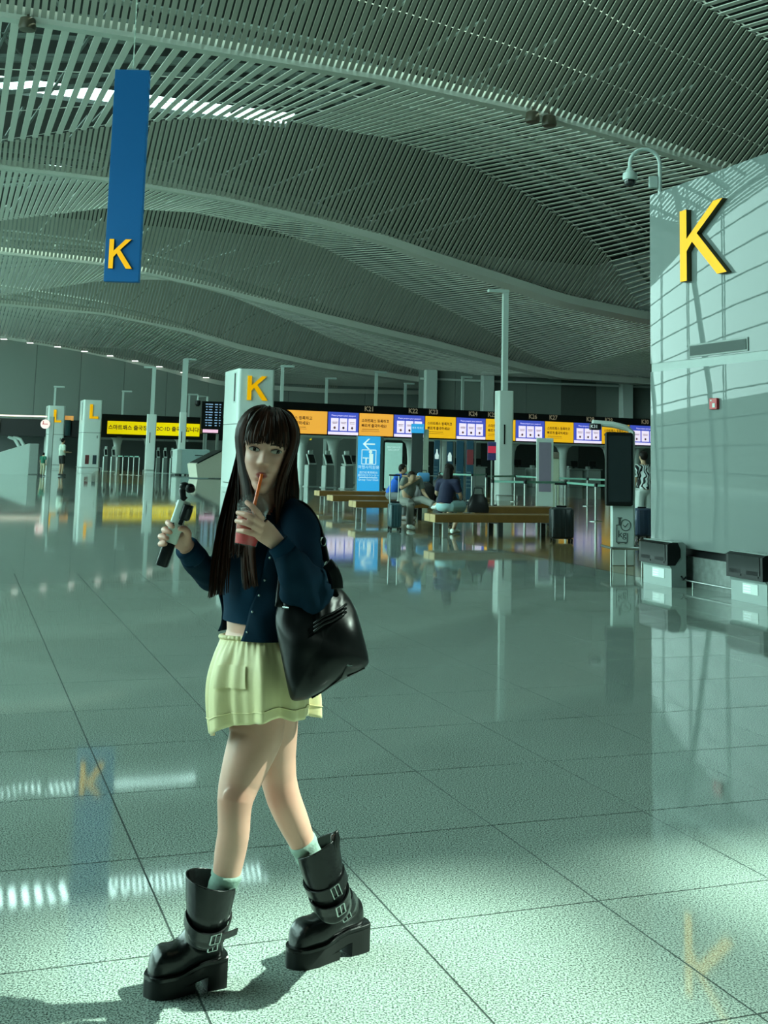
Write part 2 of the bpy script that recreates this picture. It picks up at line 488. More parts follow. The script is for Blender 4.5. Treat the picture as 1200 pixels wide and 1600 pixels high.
quad_wu(mb, OPEN[0], OPEN[1], UB, OPEN[2], ZD, t=.25)
mb.build('ceiling_deck', M_void, kind='structure', label='dark roof deck with skylight slots and added sun openings')

# a raking strut across the roof opening
sg = [G(870, 1352), G(1230, 1556)]
sq = [p_ - SUND * (20.4 / -SUND[2]) for p_ in sg]
dv = (sq[1] - sq[0]) / np.linalg.norm(sq[1] - sq[0])
MB().cyl(sq[0] - dv * 9, sq[1] + dv * 6, .17, n=10).build('ceiling_strut', M_beam, kind='structure', label='raking strut across the roof opening')

# ------------------------------------------------------------------ walls
M_panelwall = mat('grey_wall_panel', (.20, .235, .215), .6, var=.03)
M_trim = mat('white_trim', (.62, .68, .65), .4)
wall_end = thing('wall_back', 'tall grey panelled end wall of the hall', None, hall(0, UE, 0), YAW)
tag(wall_end, kind='structure')
pw = 3.6
pm = MB().box((0, 0, 0), (pw - .03, .12, 21.2), bev=.01).mesh('wall_panel', M_panelwall)
for i in range(21):
    link('wall_panel', pm, wall_end, loc=(WL + pw * (i + .5), .1, 10.6))
MB().box((21, .3, 10.6), (WR - WL, .1, 21.2)).build('wall_core', mat('wall_core', (.06, .07, .065), .8), wall_end)
# right-hand wall, beyond the pillar
mb = MB(); mb.box(hall(WR + .2, 35, 10.5), (.4, 132, 21), rz=YAW)
mb.build('wall_right', M_panelwall, kind='structure', label='grey wall along the far right side')
mb = MB(); mb.box(hall(WL - .3, (UB + 3) / 2, 10.5), (.4, 3 - UB, 21), rz=YAW)
mb.build('wall_left_blocker', M_panelwall, kind='structure', label='added grey wall blocking window light at the near left')  # unseen wall, added to hold window light off the foreground
mb = MB(); mb.box(hall((WL + WR) / 2, UB - .2, 10.5), (WR - WL, .4, 21), rz=YAW)
mb.build('wall_front_blocker', M_panelwall, kind='structure', label='added grey wall shutting out sky light at the near end of the hall')  # unseen wall, added to cut the sky light from behind the camera
# left glass front: frames only show in reflections
M_mull = mat('window_mullion', (.10, .13, .12), .5)
win = thing('window_1', 'tall glazed front with slim mullions along the left side', None, (0, 0, 0), 0)
tag(win, kind='structure')
vm = MB().box((0, 0, 10.5), (.12, .12, 21)).mesh('mullion', M_mull)
for u_ in np.arange(4.0, UE, 8.0):
    for du in (-.22, .22): link('mullion', vm, win, loc=tuple(hall(WL, u_ + du, 0)), rz=YAW)
hm = MB().box((0, (UB + UE) / 2, 0), (.08, UE - UB, .07)).mesh('transom', M_mull)
for z in np.arange(1.1, 20, 1.25): link('transom', hm, win, loc=tuple(hall(WL, 0, z)), rz=YAW)
cm = MB().tube([(0, 0, 0), (.3, .9, 5), (1.2, 3.2, 11), (2.4, 7, 17)], [.32, .32, .34, .4], n=10).mesh('raking_column', mat('raking_column', (.33, .40, .37), .5), smooth=True)
for u_ in np.arange(-16, UE, 15.0): link('raking_column', cm, win, loc=tuple(hall(WL + 1.2, u_, 0)), rz=YAW)
# ================================================================== PILLARS, SIGNS, ISLANDS
M_white = mat('white_enamel', (.46, .55, .52), .35, var=.02)
M_gloss = mat('gloss_panel', (.155, .19, .183), .012, spec=.24, ior=1.5, var=.01, bump=.035, bscale=1.3)
M_white2b = mat('band_enamel', (.24, .30, .285), .3)
M_dark = mat('dark_plastic', (.010, .012, .013), .35, spec=.25)
M_black = mat('black_enamel', (.008, .010, .010), .3, spec=.22)
M_grey = mat('grey_enamel', (.22, .26, .245), .45)
M_steel = mat('brushed_steel', (.36, .40, .385), .32, metal=1.0)
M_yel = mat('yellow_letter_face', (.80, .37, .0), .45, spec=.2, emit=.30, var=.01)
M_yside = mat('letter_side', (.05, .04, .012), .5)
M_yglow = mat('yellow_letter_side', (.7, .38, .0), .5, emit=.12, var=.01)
M_seam = mat('panel_seam', (.06, .08, .075), .7)
KP = [(0, 0), (.165, 0), (.165, .385), (.28, .515), (.64, 0), (.86, 0), (.40, .635), (.80, 1), (.59, 1), (.165, .60), (.165, 1), (0, 1)]
KN = [(0, 0), (.13, 0), (.13, .41), (.235, .525), (.69, 0), (.86, 0), (.325, .625), (.80, 1), (.635, 1), (.13, .585), (.13, 1), (0, 1)]
LP = [(0, 0), (.60, 0), (.60, .17), (.2, .17), (.2, 1), (0, 1)]
X, Y_, Z = np.array([1., 0, 0]), np.array([0, 1., 0]), np.array([0, 0, 1.])
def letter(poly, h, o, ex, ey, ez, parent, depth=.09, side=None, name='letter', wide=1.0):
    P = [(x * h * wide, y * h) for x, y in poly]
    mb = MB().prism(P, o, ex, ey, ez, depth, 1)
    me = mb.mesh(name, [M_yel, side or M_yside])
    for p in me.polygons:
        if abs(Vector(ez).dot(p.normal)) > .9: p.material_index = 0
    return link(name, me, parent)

# ---- the near pillar with the big K
pc = G(1016, 905); PWu = wu(pc)
pil = thing('letter_pillar', 'big glossy grey pillar with raised yellow K and red alarm box', 'pillar', hall(PWu[0], PWu[1] - 1.5, 0), YAW)
H0, H1, H2, H3 = .46, 2.69, 2.80, 5.08
def rbox(mb, x0, x1, y0, y1, z0, z1, r=.10, mi=0, n=6):
    prof = []
    for cx, cy, a0 in ((x1 - r, y1 - r, 0), (x0 + r, y1 - r, 90), (x0 + r, y0 + r, 180), (x1 - r, y0 + r, 270)):
        for k in range(n + 1):
            a_ = math.radians(a0 + 90 * k / n); prof.append((cx + r * math.cos(a_), cy + r * math.sin(a_)))
    return mb.loft([[(x, y, z0) for x, y in prof], [(x, y, z1) for x, y in prof]], mi)
rbox(MB(), 0, 1.4, -1.5, 1.5, H0, H1, .03).build('lower_panel', M_gloss, pil, smooth=30)
rbox(MB(), .012, 1.39, -1.49, 1.49, H1, H2, .03).build('joint_band', M_white2b, pil, smooth=30)
rbox(MB(), 0, 1.4, -1.5, 1.5, H2, H3, .03).build('upper_panel', M_gloss, pil, smooth=30)
rbox(MB(), .10, 1.3, -1.4, 1.42, .36, H0 + .002, .03).build('shadow_gap', M_dark, pil)
M_stone = mat('grey_stone', (.17, .20, .19), .35, var=.5, scale=14)
rbox(MB(), .05, 1.35, -1.45, 1.45, .0, .36, .02).build('stone_plinth', M_stone, pil)
# recessed slot in the band
q0, q1 = pxw(1080, 546, PWu[0]), pxw(1168, 540, PWu[0])
v0, v1 = wu(q0)[1] - (PWu[1] - 1.5), wu(q1)[1] - (PWu[1] - 1.5)
zz0, zz1 = pxw(1082, 556, PWu[0])[2], pxw(1082, 541, PWu[0])[2]
slot = MB().box((-.004, (v0 + v1) / 2, (zz0 + zz1) / 2), (.02, abs(v1 - v0) + .04, zz1 - zz0 + .04)).build('slot_frame', M_grey, pil)
MB().box((-.012, (v0 + v1) / 2, (zz0 + zz1) / 2), (.02, abs(v1 - v0), zz1 - zz0)).build('slot', M_seam, slot)
# K letter on the face
kb, kt = pxw(1064, 443, PWu[0]), pxw(1062, 334, PWu[0])
kr = pxw(1132, 430, PWu[0])
kh = kt[2] - kb[2]
yk = wu(kb)[1] - (PWu[1] - 1.5)
kw = (yk - (wu(kr)[1] - (PWu[1] - 1.5))) / (kh * .86)
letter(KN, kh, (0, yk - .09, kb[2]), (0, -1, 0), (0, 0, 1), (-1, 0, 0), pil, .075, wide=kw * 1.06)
# alarm box
rb = pxw(1118, 631, PWu[0]); yr = wu(rb)[1] - (PWu[1] - 1.5)
al = MB().box((-.02, yr, rb[2]), (.04, .15, .135), bev=.006).build('alarm_box', mat('alarm_red', (.42, .02, .03), .35), pil)
MB().box((-.041, yr - .02, rb[2] - .02), (.006, .05, .05)).add([(-.042, yr + .05, rb[2] + .05), (-.042, yr + .02, rb[2] + .05), (-.042, yr + .02, rb[2] + .03), (-.042, yr + .05, rb[2] + .03)], [(0, 1, 2, 3)]).build('alarm_window', M_white, al)
# guard rail along the plinth
mb = MB()
for yy in (-1.4, -.5, .4, 1.3):
    mb.cyl((-.12, yy, 0), (-.12, yy, .09), .008, n=8)
mb.cyl((-.12, -1.45, .09), (-.12, 1.45, .09), .011, n=10)
mb.build('guard_rail', M_steel, pil, smooth=True)

# ---- dome camera on its gooseneck
cb = pxw(1031, 259, PWu[0] + .12); cu_, cv_ = wu(cb)
gl = thing('dome_camera', 'white dome security camera hanging from a gooseneck pole on the pillar top', 'camera', hall(cu_, cv_, H3), 0)
sc_ = cb[1] / F
top = (259 - 188) * sc_
pts = [(0, 0, 0), (0, 0, top * .72)]
R_ = 24 * sc_
for k in range(0, 10):
    a_ = math.pi * k / 9
    pts.append((-R_ + R_ * math.cos(a_), 0, top * .72 + R_ * math.sin(a_)))
pts += [(-2 * R_, 0, top * .72 - 14 * sc_)]
MB().tube(pts, .027, n=12).build('gooseneck', M_white, gl, smooth=True)
hx, hzz = -2 * R_, top * .72 - 14 * sc_
MB().lathe([(.03, .06), (.045, .04), (.06, 0), (.095, -.02), (.10, -.06), (.095, -.11), (.088, -.115)], (hx, 0, hzz), n=20).build('housing', M_white, gl, smooth=True)
MB().lathe([(.078, -.11), (.078, -.14), (.066, -.175), (.045, -.198), (.01, -.208)], (hx, 0, hzz), n=20).build('dome', mat('smoked_dome', (.01, .01, .012), .05, spec=.8), gl, smooth=True)
MB().lathe([(.05, 0), (.05, .012), (.03, .02), (.03, .05)], (0, 0, 0), n=14).build('flange', M_white, gl, smooth=True)
mb = MB().box((-.09, 0, .18), (.12, .05, .17), bev=.01).cyl((-.05, 0, .1), (0, 0, .08), .012, n=8)
mb.build('antenna_box', M_white, gl)

# ---- distant letter pillars
def letter_pillar(x, y, poly, label, wd=1.4, dp=2.6, h=4.75, rot=YAW, group=None, decor=False, xr=None, ytop=None):
    """near left corner of the letter face stands at pixel (x, y)"""
    p = G(x, y)
    if xr is not None:
        for _ in range(8):
            q = p + np.array([math.cos(rot), math.sin(rot), 0]) * wd
            pxq = 600 + F * ((q - CAMP) @ RT) / ((q - CAMP) @ fwd); wd *= (xr - x) / max(1, pxq - x)
    if ytop is not None: h = CAMH + (hz(x) - ytop) / F * p[1]
    t = thing('letter_pillar', label, 'pillar', p, rot, group)
    zs = h * .535
    rbox(MB(), 0, wd, 0, dp, .0, zs - .015, .14).build('lower_panel', M_white2, t, smooth=30)
    rbox(MB(), .02, wd - .02, .02, dp - .02, zs - .02, zs + .02, .12).build('panel_seam', M_seam, t, smooth=30)
    rbox(MB(), 0, wd, 0, dp, zs + .015, h, .14).build('upper_panel', M_white2, t, smooth=30)
    s = MB(); rbox(s, -.012, .03, .35, .85, h - 1.45, h - .12, .015).build('vent_frame', M_white, t)
    MB().box((-.014, .60, h - .78), (.02, .2, 1.2)).build('vent_slot', M_dark, t)
    kh_ = h * .205
    letter(poly, kh_, (wd * .24 if poly is KP else wd * .33, 0, h - kh_ - .3), (1, 0, 0), (0, 0, 1), (0, -1, 0), t, .09, M_yglow)
    MB().box((wd * .8, -.01, h - 2.55), (.09, .02, .2), bev=.005).build('access_hatch', M_grey, t)
    MB().cyl((-.15, -.15, .22), (wd + .12, -.15, .22), .02, n=8).cyl((-.15, -.15, .22), (-.15, 1.5, .22), .02, n=8).cyl((-.15, -.15, 0), (-.15, -.15, .22), .02, n=8).cyl((wd + .1, -.15, 0), (wd + .1, -.15, .22), .02, n=8).build('guard_rail', M_steel, t)
    if decor:
        for fx, c in ((.33, (.12, .03, .03)), (.72, (.03, .05, .06))):
            MB().box((wd * fx, -.012, .75), (.26, .02, .62)).build('notice_panel', mat('notice_%d' % int(c[0] * 100), c, .3), t)
    return t
M_white2 = mat('pale_pillar_enamel', (.60, .68, .65), .3, spec=.5, var=.02)
letter_pillar(366, 763, KP, 'pale pillar with yellow K standing behind the walking woman', xr=424, ytop=576, dp=2.8)
letter_pillar(125, 735, LP, 'pale pillar with yellow L and two small notice panels', xr=155, ytop=625, decor=True)
letter_pillar(70, 730.5, LP, 'pale pillar with yellow L behind the round clock sign', xr=97, ytop=634)

# ---- hanging blue sign
M_blue = mat('blue_sign', (.002, .10, .30), .5, spec=.2, var=.02)
sp = G(196, 796); D = sp[1]
sb_, st = at(195, 441, D), at(208, 111, D)
t = thing('hanging_sign', 'tall blue hanging sign board with yellow K', 'sign', (st[0], D, sb_[2]), 0)
tilt = math.atan2(st[0] - sb_[0], st[2] - sb_[2])
hh = st[2] - sb_[2]; ww = 55 / F * D
MB().box((0, 0, hh / 2), (ww, .22, hh), bev=.01).build('board', M_blue, t)
lh = 47 / F * D
letter(KP, lh, (-ww * .37, -.11, 20 / F * D), (1, 0, 0), (0, 0, 1), (0, -1, 0), t, .06, wide=.92)
MB().cyl((0, 0, hh), (0, 0, hh + 4.0), .018, n=6).build('cable', mat('cable_steel', (.4, .5, .45), .4), t)
MB().box((0, 0, hh + .03), (.3, .06, .06)).build('hanger', M_grey, t)

# ---- lamp columns
def lamp_column(x, y, ytop, label, D=None, ped=None, r=.11, arm=-1, group=None, pedw=.55, pedtop=None):
    p = G(x, y) if D is None else np.array([*at(x, hz(x), D)[:2], 0])
    h = CAMH + (hz(x) - ytop) / F * p[1]
    t = thing('lamp_column', label, 'lamp column', p, YAW * .6, group)
    if pedtop is not None:
        ph = CAMH + (hz(x) - pedtop) / F * p[1]
        rbox(MB(), -pedw / 2, pedw / 2, -pedw / 2, pedw / 2, 0, ph * .72, .06).build('pedestal', M_white2, t, smooth=30)
        rbox(MB(), -pedw / 2 - .01, pedw / 2 + .01, -pedw / 2 - .01, pedw / 2 + .01, ph * .72, ph, .06).build('pedestal_head', M_white2, t, smooth=30)
        MB().box((-pedw * .12, -pedw / 2 - .012, ph * .60), (.05, .02, ph * .18)).build('vent_slot', M_dark, t)
        MB().cyl((-.4, -.4, .2), (.4, -.4, .2), .02, n=6).cyl((-.4, -.4, 0), (-.4, -.4, .2), .02, n=6).cyl((.4, -.4, 0), (.4, -.4, .2), .02, n=6).build('guard_rail', M_steel, t)
    else: ph = 0
    MB().box((0, 0, (h + ph) / 2), (r * 1.8, r * 1.8, h - ph)).build('pole', M_white, t)
    MB().box((arm * .28, 0, h), (.8, .24, .13), bev=.02).build('lamp_head', M_white, t)
    return t
lamp_column(786, 782, 455, 'tall pale lamp column on a thick square pedestal between benches and counters', pedtop=612)
lamp_column(233, 739, 575, 'pale lamp column in front of the yellow banner', pedtop=648, pedw=.62, r=.14)
lamp_column(282, 741, 562, 'tallest pale lamp column beside the dark flight board', pedtop=645, pedw=.45, r=.2, arm=1)
for x, yt, D, r, lab in ((437, 573, 66, .1, 'slim pale lamp column rising behind the fascia next to the K pillar'), (507, 592, 80, .1, 'slim pale lamp column, second from the K pillar, behind the orange screens'),
        (585, 582, 74, .1, 'slim pale lamp column rising just behind counter number K21'), (631, 600, 86, .1, 'slim pale lamp column rising behind counter number K22'), (721, 590, 80, .1, 'slim pale lamp column rising behind counter number K24'),
        (81, 605, 89, .08, 'thin pale lamp column rising behind the clock and its L pillar'), (188, 612, 92, .09, 'thin pale lamp column rising behind the left end of the yellow banner'), (292, 617, 92, .08, 'thin pale lamp column rising behind the right end of the yellow banner')):
    lamp_column(x, 0, yt, lab, D=D, r=r, arm=1, group='lamp columns behind the check-in fascias')

# ---- small strip lights where the ceiling meets the end wall
M_strip = mat('strip_light', (.95, .95, .85), .4, emit=2.2)
for x, y in ((6, 530), (47, 536), (90, 542), (132, 549), (172, 556), (211, 564), (249, 573), (287, 582), (322, 590)):
    p = pxu(x, y, UE - .5)
    t = thing('strip_light', 'small white strip light under the ceiling edge at the end wall', 'light', p, YAW, 'strip lights along the end wall')
    MB().box((0, 0, .05), (.75, .12, .06)).build('housing', M_grey, t); MB().box((0, 0, 0), (.5, .06, .05)).build('diffuser', M_strip, t)
# ---- spotlights under the first beam
M_spot = mat('bronze_spot', (.06, .05, .03), .4)
for x, y, lab in ((832, 183, 'small bronze spotlight under the ceiling beam above the lamp column'), (858, 189, 'small bronze spotlight paired with another under the ceiling beam'), (43, 38, 'small bronze spotlight under the ceiling beam above the far L pillars')):
    p = pxu(x, y, U0 - .1)
    t = thing('spotlight', lab, 'spotlight', p, 0)
    MB().tube([(0, 0, .35), (0, 0, .12)], .03, n=8).build('bracket', M_spot, t)
    MB().lathe([(.10, .2), (.2, .15), (.24, -.08), (.22, -.16), (.05, -.17)], n=16).build('can', M_spot, t, smooth=True)

# ---- check-in fascia of island K
ANG = math.radians(28.7)
fo = at(422, hz(422), 56.0); fo[2] = 0
fd = np.array([math.cos(ANG), math.sin(ANG), 0]); fn = np.array([math.sin(ANG), -math.cos(ANG), 0])   # fn faces the camera
def tx(x, off=0.0):
    """distance along the fascia at which image column x meets it"""
    o_ = fo + fn * off
    d = ray(x, hz(x)); M_ = np.array([[fd[0], -d[0]], [fd[1], -d[1]]])
    s = np.linalg.solve(M_, -o_[:2]); return float(s[0])
isl = thing('check_in_fascia', 'long black check-in fascia with glowing orange and blue screens and counter numbers', 'fascia', fo, ANG)
L_end = tx(1075)
zt, z1, z0 = 4.02, 3.62, 2.50
MB().box((L_end / 2, .45, (zt + z0 - .1) / 2), (L_end, .9, zt - z0 + .1), bev=.02).build('fascia_body', M_black, isl)
MB().box((L_end / 2, .40, z0 - .12), (L_end - .1, .9, .10)).build('fascia_underside', M_white, isl)
M_or1 = mat('orange_screen', (.88, .42, .055), .3, emit=.42, var=.02)
M_or2 = mat('amber_screen', (.84, .47, .012), .3, emit=.42, var=.02)
M_bl = mat('blue_screen', (.05, .085, .50), .3, emit=.45, var=.02)
M_pk = mat('pink_card', (.80, .72, .88), .3, emit=.5, var=.02)
M_ink = mat('dark_print', (.05, .04, .03), .5)
M_inkr = mat('red_print', (.6, .25, .25), .5)
M_num = mat('number_print', (.42, .36, .24), .4, emit=.15)
bounds = [(432, 509.5, 0), (510.5, 558.5, 1), (559.5, 613, 0), (614, 662, 1), (663, 711, 0), (711.8, 757.5, 1), (758, 804.5, 0), (805, 850, 1), (851, 895.5, 0), (896, 939.5, 1), (940, 983, 0), (984, 1031, 1), (1031.5, 1072, 0)]
for i, (xa, xb, kd) in enumerate(bounds):
    a0, a1 = tx(xa), tx(xb); c, wd = (a0 + a1) / 2, a1 - a0 - .03; h = z1 - z0
    if kd == 0:
        s = MB().box((c, -.015, (z0 + z1) / 2), (wd, .05, h)).build('screen', M_or1 if xa < 600 else M_or2, isl)
        k = min(1, wd / 2.1)
        lettering('스마트패스 등록하고', .20 * k, M_ink, s, (a0 + .12, -.045, z0 + h * .66), X, Z, -Y_, align='LEFT', bold=.004)
        lettering('빠르게 출국하세요!', .20 * k, M_ink, s, (a0 + .12, -.045, z0 + h * .44), X, Z, -Y_, align='LEFT', bold=.004)
        MB().box((a0 + .12 + wd * .27, -.045, z0 + h * .28), (wd * .5, .006, .02)).build('rule_line', M_ink, s)
        MB().box((a0 + .12 + wd * .27, -.045, z0 + h * .20), (wd * .54, .006, .015)).build('rule_line', M_ink, s)
    else:
        s = MB().box((c, -.015, (z0 + z1) / 2), (wd, .05, h)).build('screen', M_bl, isl)
        lettering('Please prepare your passport', .115, M_pk, s, (c, -.045, z1 - .17), X, Z, -Y_)
        MB().box((c, -.043, z0 + .07), (wd, .006, .14)).build('strip', M_pk, s)
        for q in (-1, 0, 1):
            cx = c + q * wd * .29
            MB().box((cx, -.043, z0 + .51), (wd * .25, .008, .62), bev=.003).build('card', M_pk, s)
            MB().box((cx, -.05, z0 + .62), (wd * .17, .004, .025)).build('card_line', M_inkr, s)
            MB().box((cx, -.05, z0 + .56), (wd * .15, .004, .02)).build('card_line', M_inkr, s)
            MB().lathe([(.065, -.003), (.065, .003)], (cx, -.05, z0 + .34), n=10, mtx=np.array([[1, 0, 0], [0, 0, 1], [0, 1, 0]])).build('card_dot', M_inkr if q else mat('brown_print', (.2, .08, .06), .5), s)
NUMS = ((575, 'K21'), (644, 'K22'), (676, 'K23'), (738, 'K24'), (768, 'K25'), (832, 'K26'), (864, 'K27'), (922, 'K28'), (951, 'K29'), (1008, 'K30'))
for xn, nm in NUMS:
    lettering(nm, .34, M_num, isl, (tx(xn), -.005, (zt + z1) / 2 + .02), X, Z, -Y_, name='counter_number', bold=.006)
# trumpet columns that carry it
tm = MB().lathe([(.55, z0 - .15), (.34, z0 - .3), (.24, z0 - .6), (.20, z0 - 1.1), (.20, 0)], n=18).mesh('trumpet_column', M_white2, smooth=60)
for xx in (478, 527, 595, 650, 700, 806, 888, 960, 1003):
    link('trumpet_column', tm, isl, loc=(tx(xx), .5, 0))
# ---- counters under the fascia: one desk after another, then the partition behind
M_desk = mat('pale_desk', (.46, .53, .50), .4)
M_part = mat('dark_partition', (.05, .062, .06), .5)
def make_desk():
    t = thing('check_in_desk', 'pale check-in desk', 'desk', (0, 0, 0), ANG, 'check-in desks under the long fascia')
    MB().box((0, 0, .5), (.95, .7, 1.0), bev=.03).build('desk_body', M_desk, t)
    MB().box((0, -.05, 1.03), (1.0, .85, .05), bev=.01).build('worktop', M_white, t)
    MB().box((.2, .1, 1.32), (.5, .05, .34), bev=.01).build('monitor', M_dark, t)
    MB().box((.2, .12, 1.1), (.06, .05, .14)).build('monitor_stand', M_dark, t)
    MB().box((-.3, -.1, 1.12), (.22, .2, .14), bev=.02).build('printer', M_white, t)
    return t
dk = make_desk(); first = True
for xn, nm in NUMS:
    o = dk if first else copy_tree(dk); first = False
    o['label'] = 'pale check-in desk with dark monitor beneath counter number ' + nm
    move(o, fo + fd * tx(xn) - fn * 1.6, ANG)
pt = thing('partition', 'dark back partition behind the check-in desks', 'partition', fo - fn * 5.2, ANG)
n = int(L_end / 2.4) + 2
for i in range(3, n):
    MB().box((2.4 * i, 0, 1.25), (2.36, .12, 2.5)).build('partition_panel', M_part if i % 3 else mat('grey_partition', (.18, .21, .20), .5), pt)
# second row of screens on the far side of the island
bk = thing('back_screen_row', 'yellow and orange screens on the far side of the island', 'screen', fo - fn * 9.5, ANG)
MB().box((L_end / 2 + 2.5, .3, 2.85), (L_end, .3, .9)).build('housing', M_grey, bk)
for xa, xb, m in ((424, 446, 'y'), (457, 487, 'y'), (537, 560, 'o'), (744, 760, 'o')):
    a0, a1 = tx(xa, -9.5), tx(xb, -9.5)
    MB().box(((a0 + a1) / 2, .12, 2.6), (a1 - a0, .06, .55)).build('screen', mat('yellow_banner', (.86, .68, .0), .35, emit=.35, var=.02) if m == 'y' else M_or2, bk)

# ---- yellow banner island on the left
def face_frame(x0, x1, yt0, yb0, D0, ang):
    o = at(x0, hz(x0), D0); o[2] = 0
    d_ = np.array([math.cos(ang), math.sin(ang), 0]); r = ray(x1, hz(x1))
    s = np.linalg.solve(np.array([[d_[0], -r[0]], [d_[1], -r[1]]]), -o[:2])[0]
    return o, d_, float(s), CAMH + (hz(x0) - yt0) / F * D0, CAMH + (hz(x0) - yb0) / F * D0
o, d_, Ln, zt_, zb_ = face_frame(166, 310, 658, 678, 84, math.radians(24))
yb = thing('banner_fascia', 'black fascia with long yellow smart pass banner in Korean', 'fascia', o, math.radians(24))
MB().box((Ln / 2 + .4, .5, (zt_ + zb_) / 2 + .12), (Ln + 3.2, .9, zt_ - zb_ + .75), bev=.02).build('fascia_body', M_black, yb)
bn = MB().box((Ln / 2, 0, (zt_ + zb_) / 2), (Ln, .1, zt_ - zb_)).build('banner', MATS['yellow_banner'], yb)
lettering('스마트패스 출국장 2D·2C·1D 출국장입니다 · ➢', .375, M_ink, bn, (Ln * .55, -.05, (zt_ + zb_) / 2), X, Z, -Y_, bold=.01)
tm2 = MB().lathe([(.6, zb_ - .2), (.36, zb_ - .4), (.27, zb_ - .8), (.24, 0)], n=14).mesh('trumpet_column', M_white2, smooth=60)
for s in (.9, 3.2, 5.6): link('trumpet_column', tm2, yb, loc=(s, .6, 0))
MB().box((Ln / 2, 3.2, 1.1), (Ln + 3, .15, 2.2)).build('back_partition', M_part, yb)
# ---- far-left black fascia with curved white legs
o, d_, Ln, zt_, zb_ = face_frame(-60, 152, 652, 679, 88, math.radians(12))
lb = thing('far_fascia', 'black shop fascia with curved white legs at the hall end', 'fascia', o, math.radians(12))
MB().box((Ln / 2, .5, (zt_ + zb_) / 2), (Ln, 1.0, zt_ - zb_), bev=.02).build('fascia_body', M_black, lb)
MB().box((Ln / 2 - .8, -.05, zt_ + .22), (Ln - 2.4, .3, .1)).build('light_strip', mat('warm_light_strip', (.9, .75, .6), .4, emit=.8), lb)
for q in (.38, .42):
    MB().tube([(Ln * q - .5, .3, zb_ - .05), (Ln * q, .3, zb_ - .25), (Ln * q + .35, .3, zb_ - .8), (Ln * q + .4, .3, 0)], .14, n=10).build('curved_leg', M_white, lb, smooth=True)
MB().box((Ln / 2, 4, 1.2), (Ln, .15, 2.4)).build('back_partition', M_part, lb)
MB().lathe([(.5, zt_ - 1.1), (.5, zt_ - .1)], (Ln * .22, -.2, 0), n=14).build('drum_sign', M_grey, lb)
MB().lathe([(.45, zt_ - 1.2), (.45, zt_ + .0)], (Ln * .75, -.3, 0), n=14).build('drum_sign', mat('teal_glass', (.05, .11, .12), .2), lb)
MB().box((Ln * .76, -.3, zt_ + .15), (1.0, .3, .35)).build('lit_sign', mat('amber_sign', (.7, .33, .08), .4, emit=.3), lb)

# ---- right-hand back wall with pale columns and ceiling trim
bw = thing('wall_back_right', 'grey ribbed wall with pale columns above the check-in fascia', None, hall(0, 0, 0), 0)
tag(bw, kind='structure')
pA, pB = at(652, hz(652), 84), at(1090, hz(1090), 88)
ang2 = math.atan2(pB[1] - pA[1], pB[0] - pA[0]); Lw = math.hypot(pB[0] - pA[0], pB[1] - pA[1])
bw.location = (pA[0], pA[1], 0); bw.rotation_euler = (0, 0, ang2)
for i in range(8):
    m = M_panelwall if i not in (4,) else mat('ribbed_wall', (.085, .10, .09), .7)
    MB().box((Lw * (i + .5) / 8, 0, 3.9), (Lw / 8 - .03, .15, 7.8)).build('wall_panel', m, bw)
for x in (668, 757, 974):
    d = ray(x, hz(x)); s = np.linalg.solve(np.array([[math.cos(ang2), -d[0]], [math.sin(ang2), -d[1]]]), -pA[:2])[0]
    MB().box((s, -.5, 3.9), (.85, .8, 7.8), bev=.05).build('column', M_white2, bw)
MB().box((Lw / 2, -.35, 7.15), (Lw, .2, .14)).build('trim_strip', M_trim, bw)
# ================================================================== SMALLER THINGS
M_wood = mat('bench_wood', (.19, .10, .028), .35, var=.25, scale=5)
M_woodend = mat('bench_end_grain', (.40, .27, .11), .5, var=.2, scale=20)
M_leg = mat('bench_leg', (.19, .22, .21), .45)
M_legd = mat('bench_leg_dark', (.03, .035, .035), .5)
def bench(x, y, length, label, depth=.55, rot=YAW, h=.43):
    p = G(x, y); t = thing('bench', label, 'bench', p, rot, None)
    for k in (0, 1):
        pl = MB().box((length / 2, depth * (.25 + .5 * k), h - .075), (length, depth / 2 - .012, .15), bev=.008).build('seat_plank', M_wood, t)
        MB().box((-.004, depth * (.25 + .5 * k), h - .075), (.01, depth / 2 - .02, .142)).build('end_grain', M_woodend, pl)
    for fx in (.22, length - .22 if length < 2.6 else length * .5, length - .22):
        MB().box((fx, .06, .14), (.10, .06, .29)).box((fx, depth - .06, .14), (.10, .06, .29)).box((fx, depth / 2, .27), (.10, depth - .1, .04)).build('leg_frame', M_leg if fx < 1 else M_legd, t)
    return t
bench(680, 840, 2.75, 'wooden slab bench on which the woman in the pale skirt sits')
bench(742, 822, 2.1, 'wooden slab bench standing behind the bench with the black suitcase')
bench(556, 812, 1.85, 'wooden slab bench with the teal suitcase standing at its side')
bench(520, 800, 2.4, 'wooden slab bench between two others, left of the grey clad sitter')
bench(499, 790, 2.6, 'wooden slab bench right before the blue counter sign')

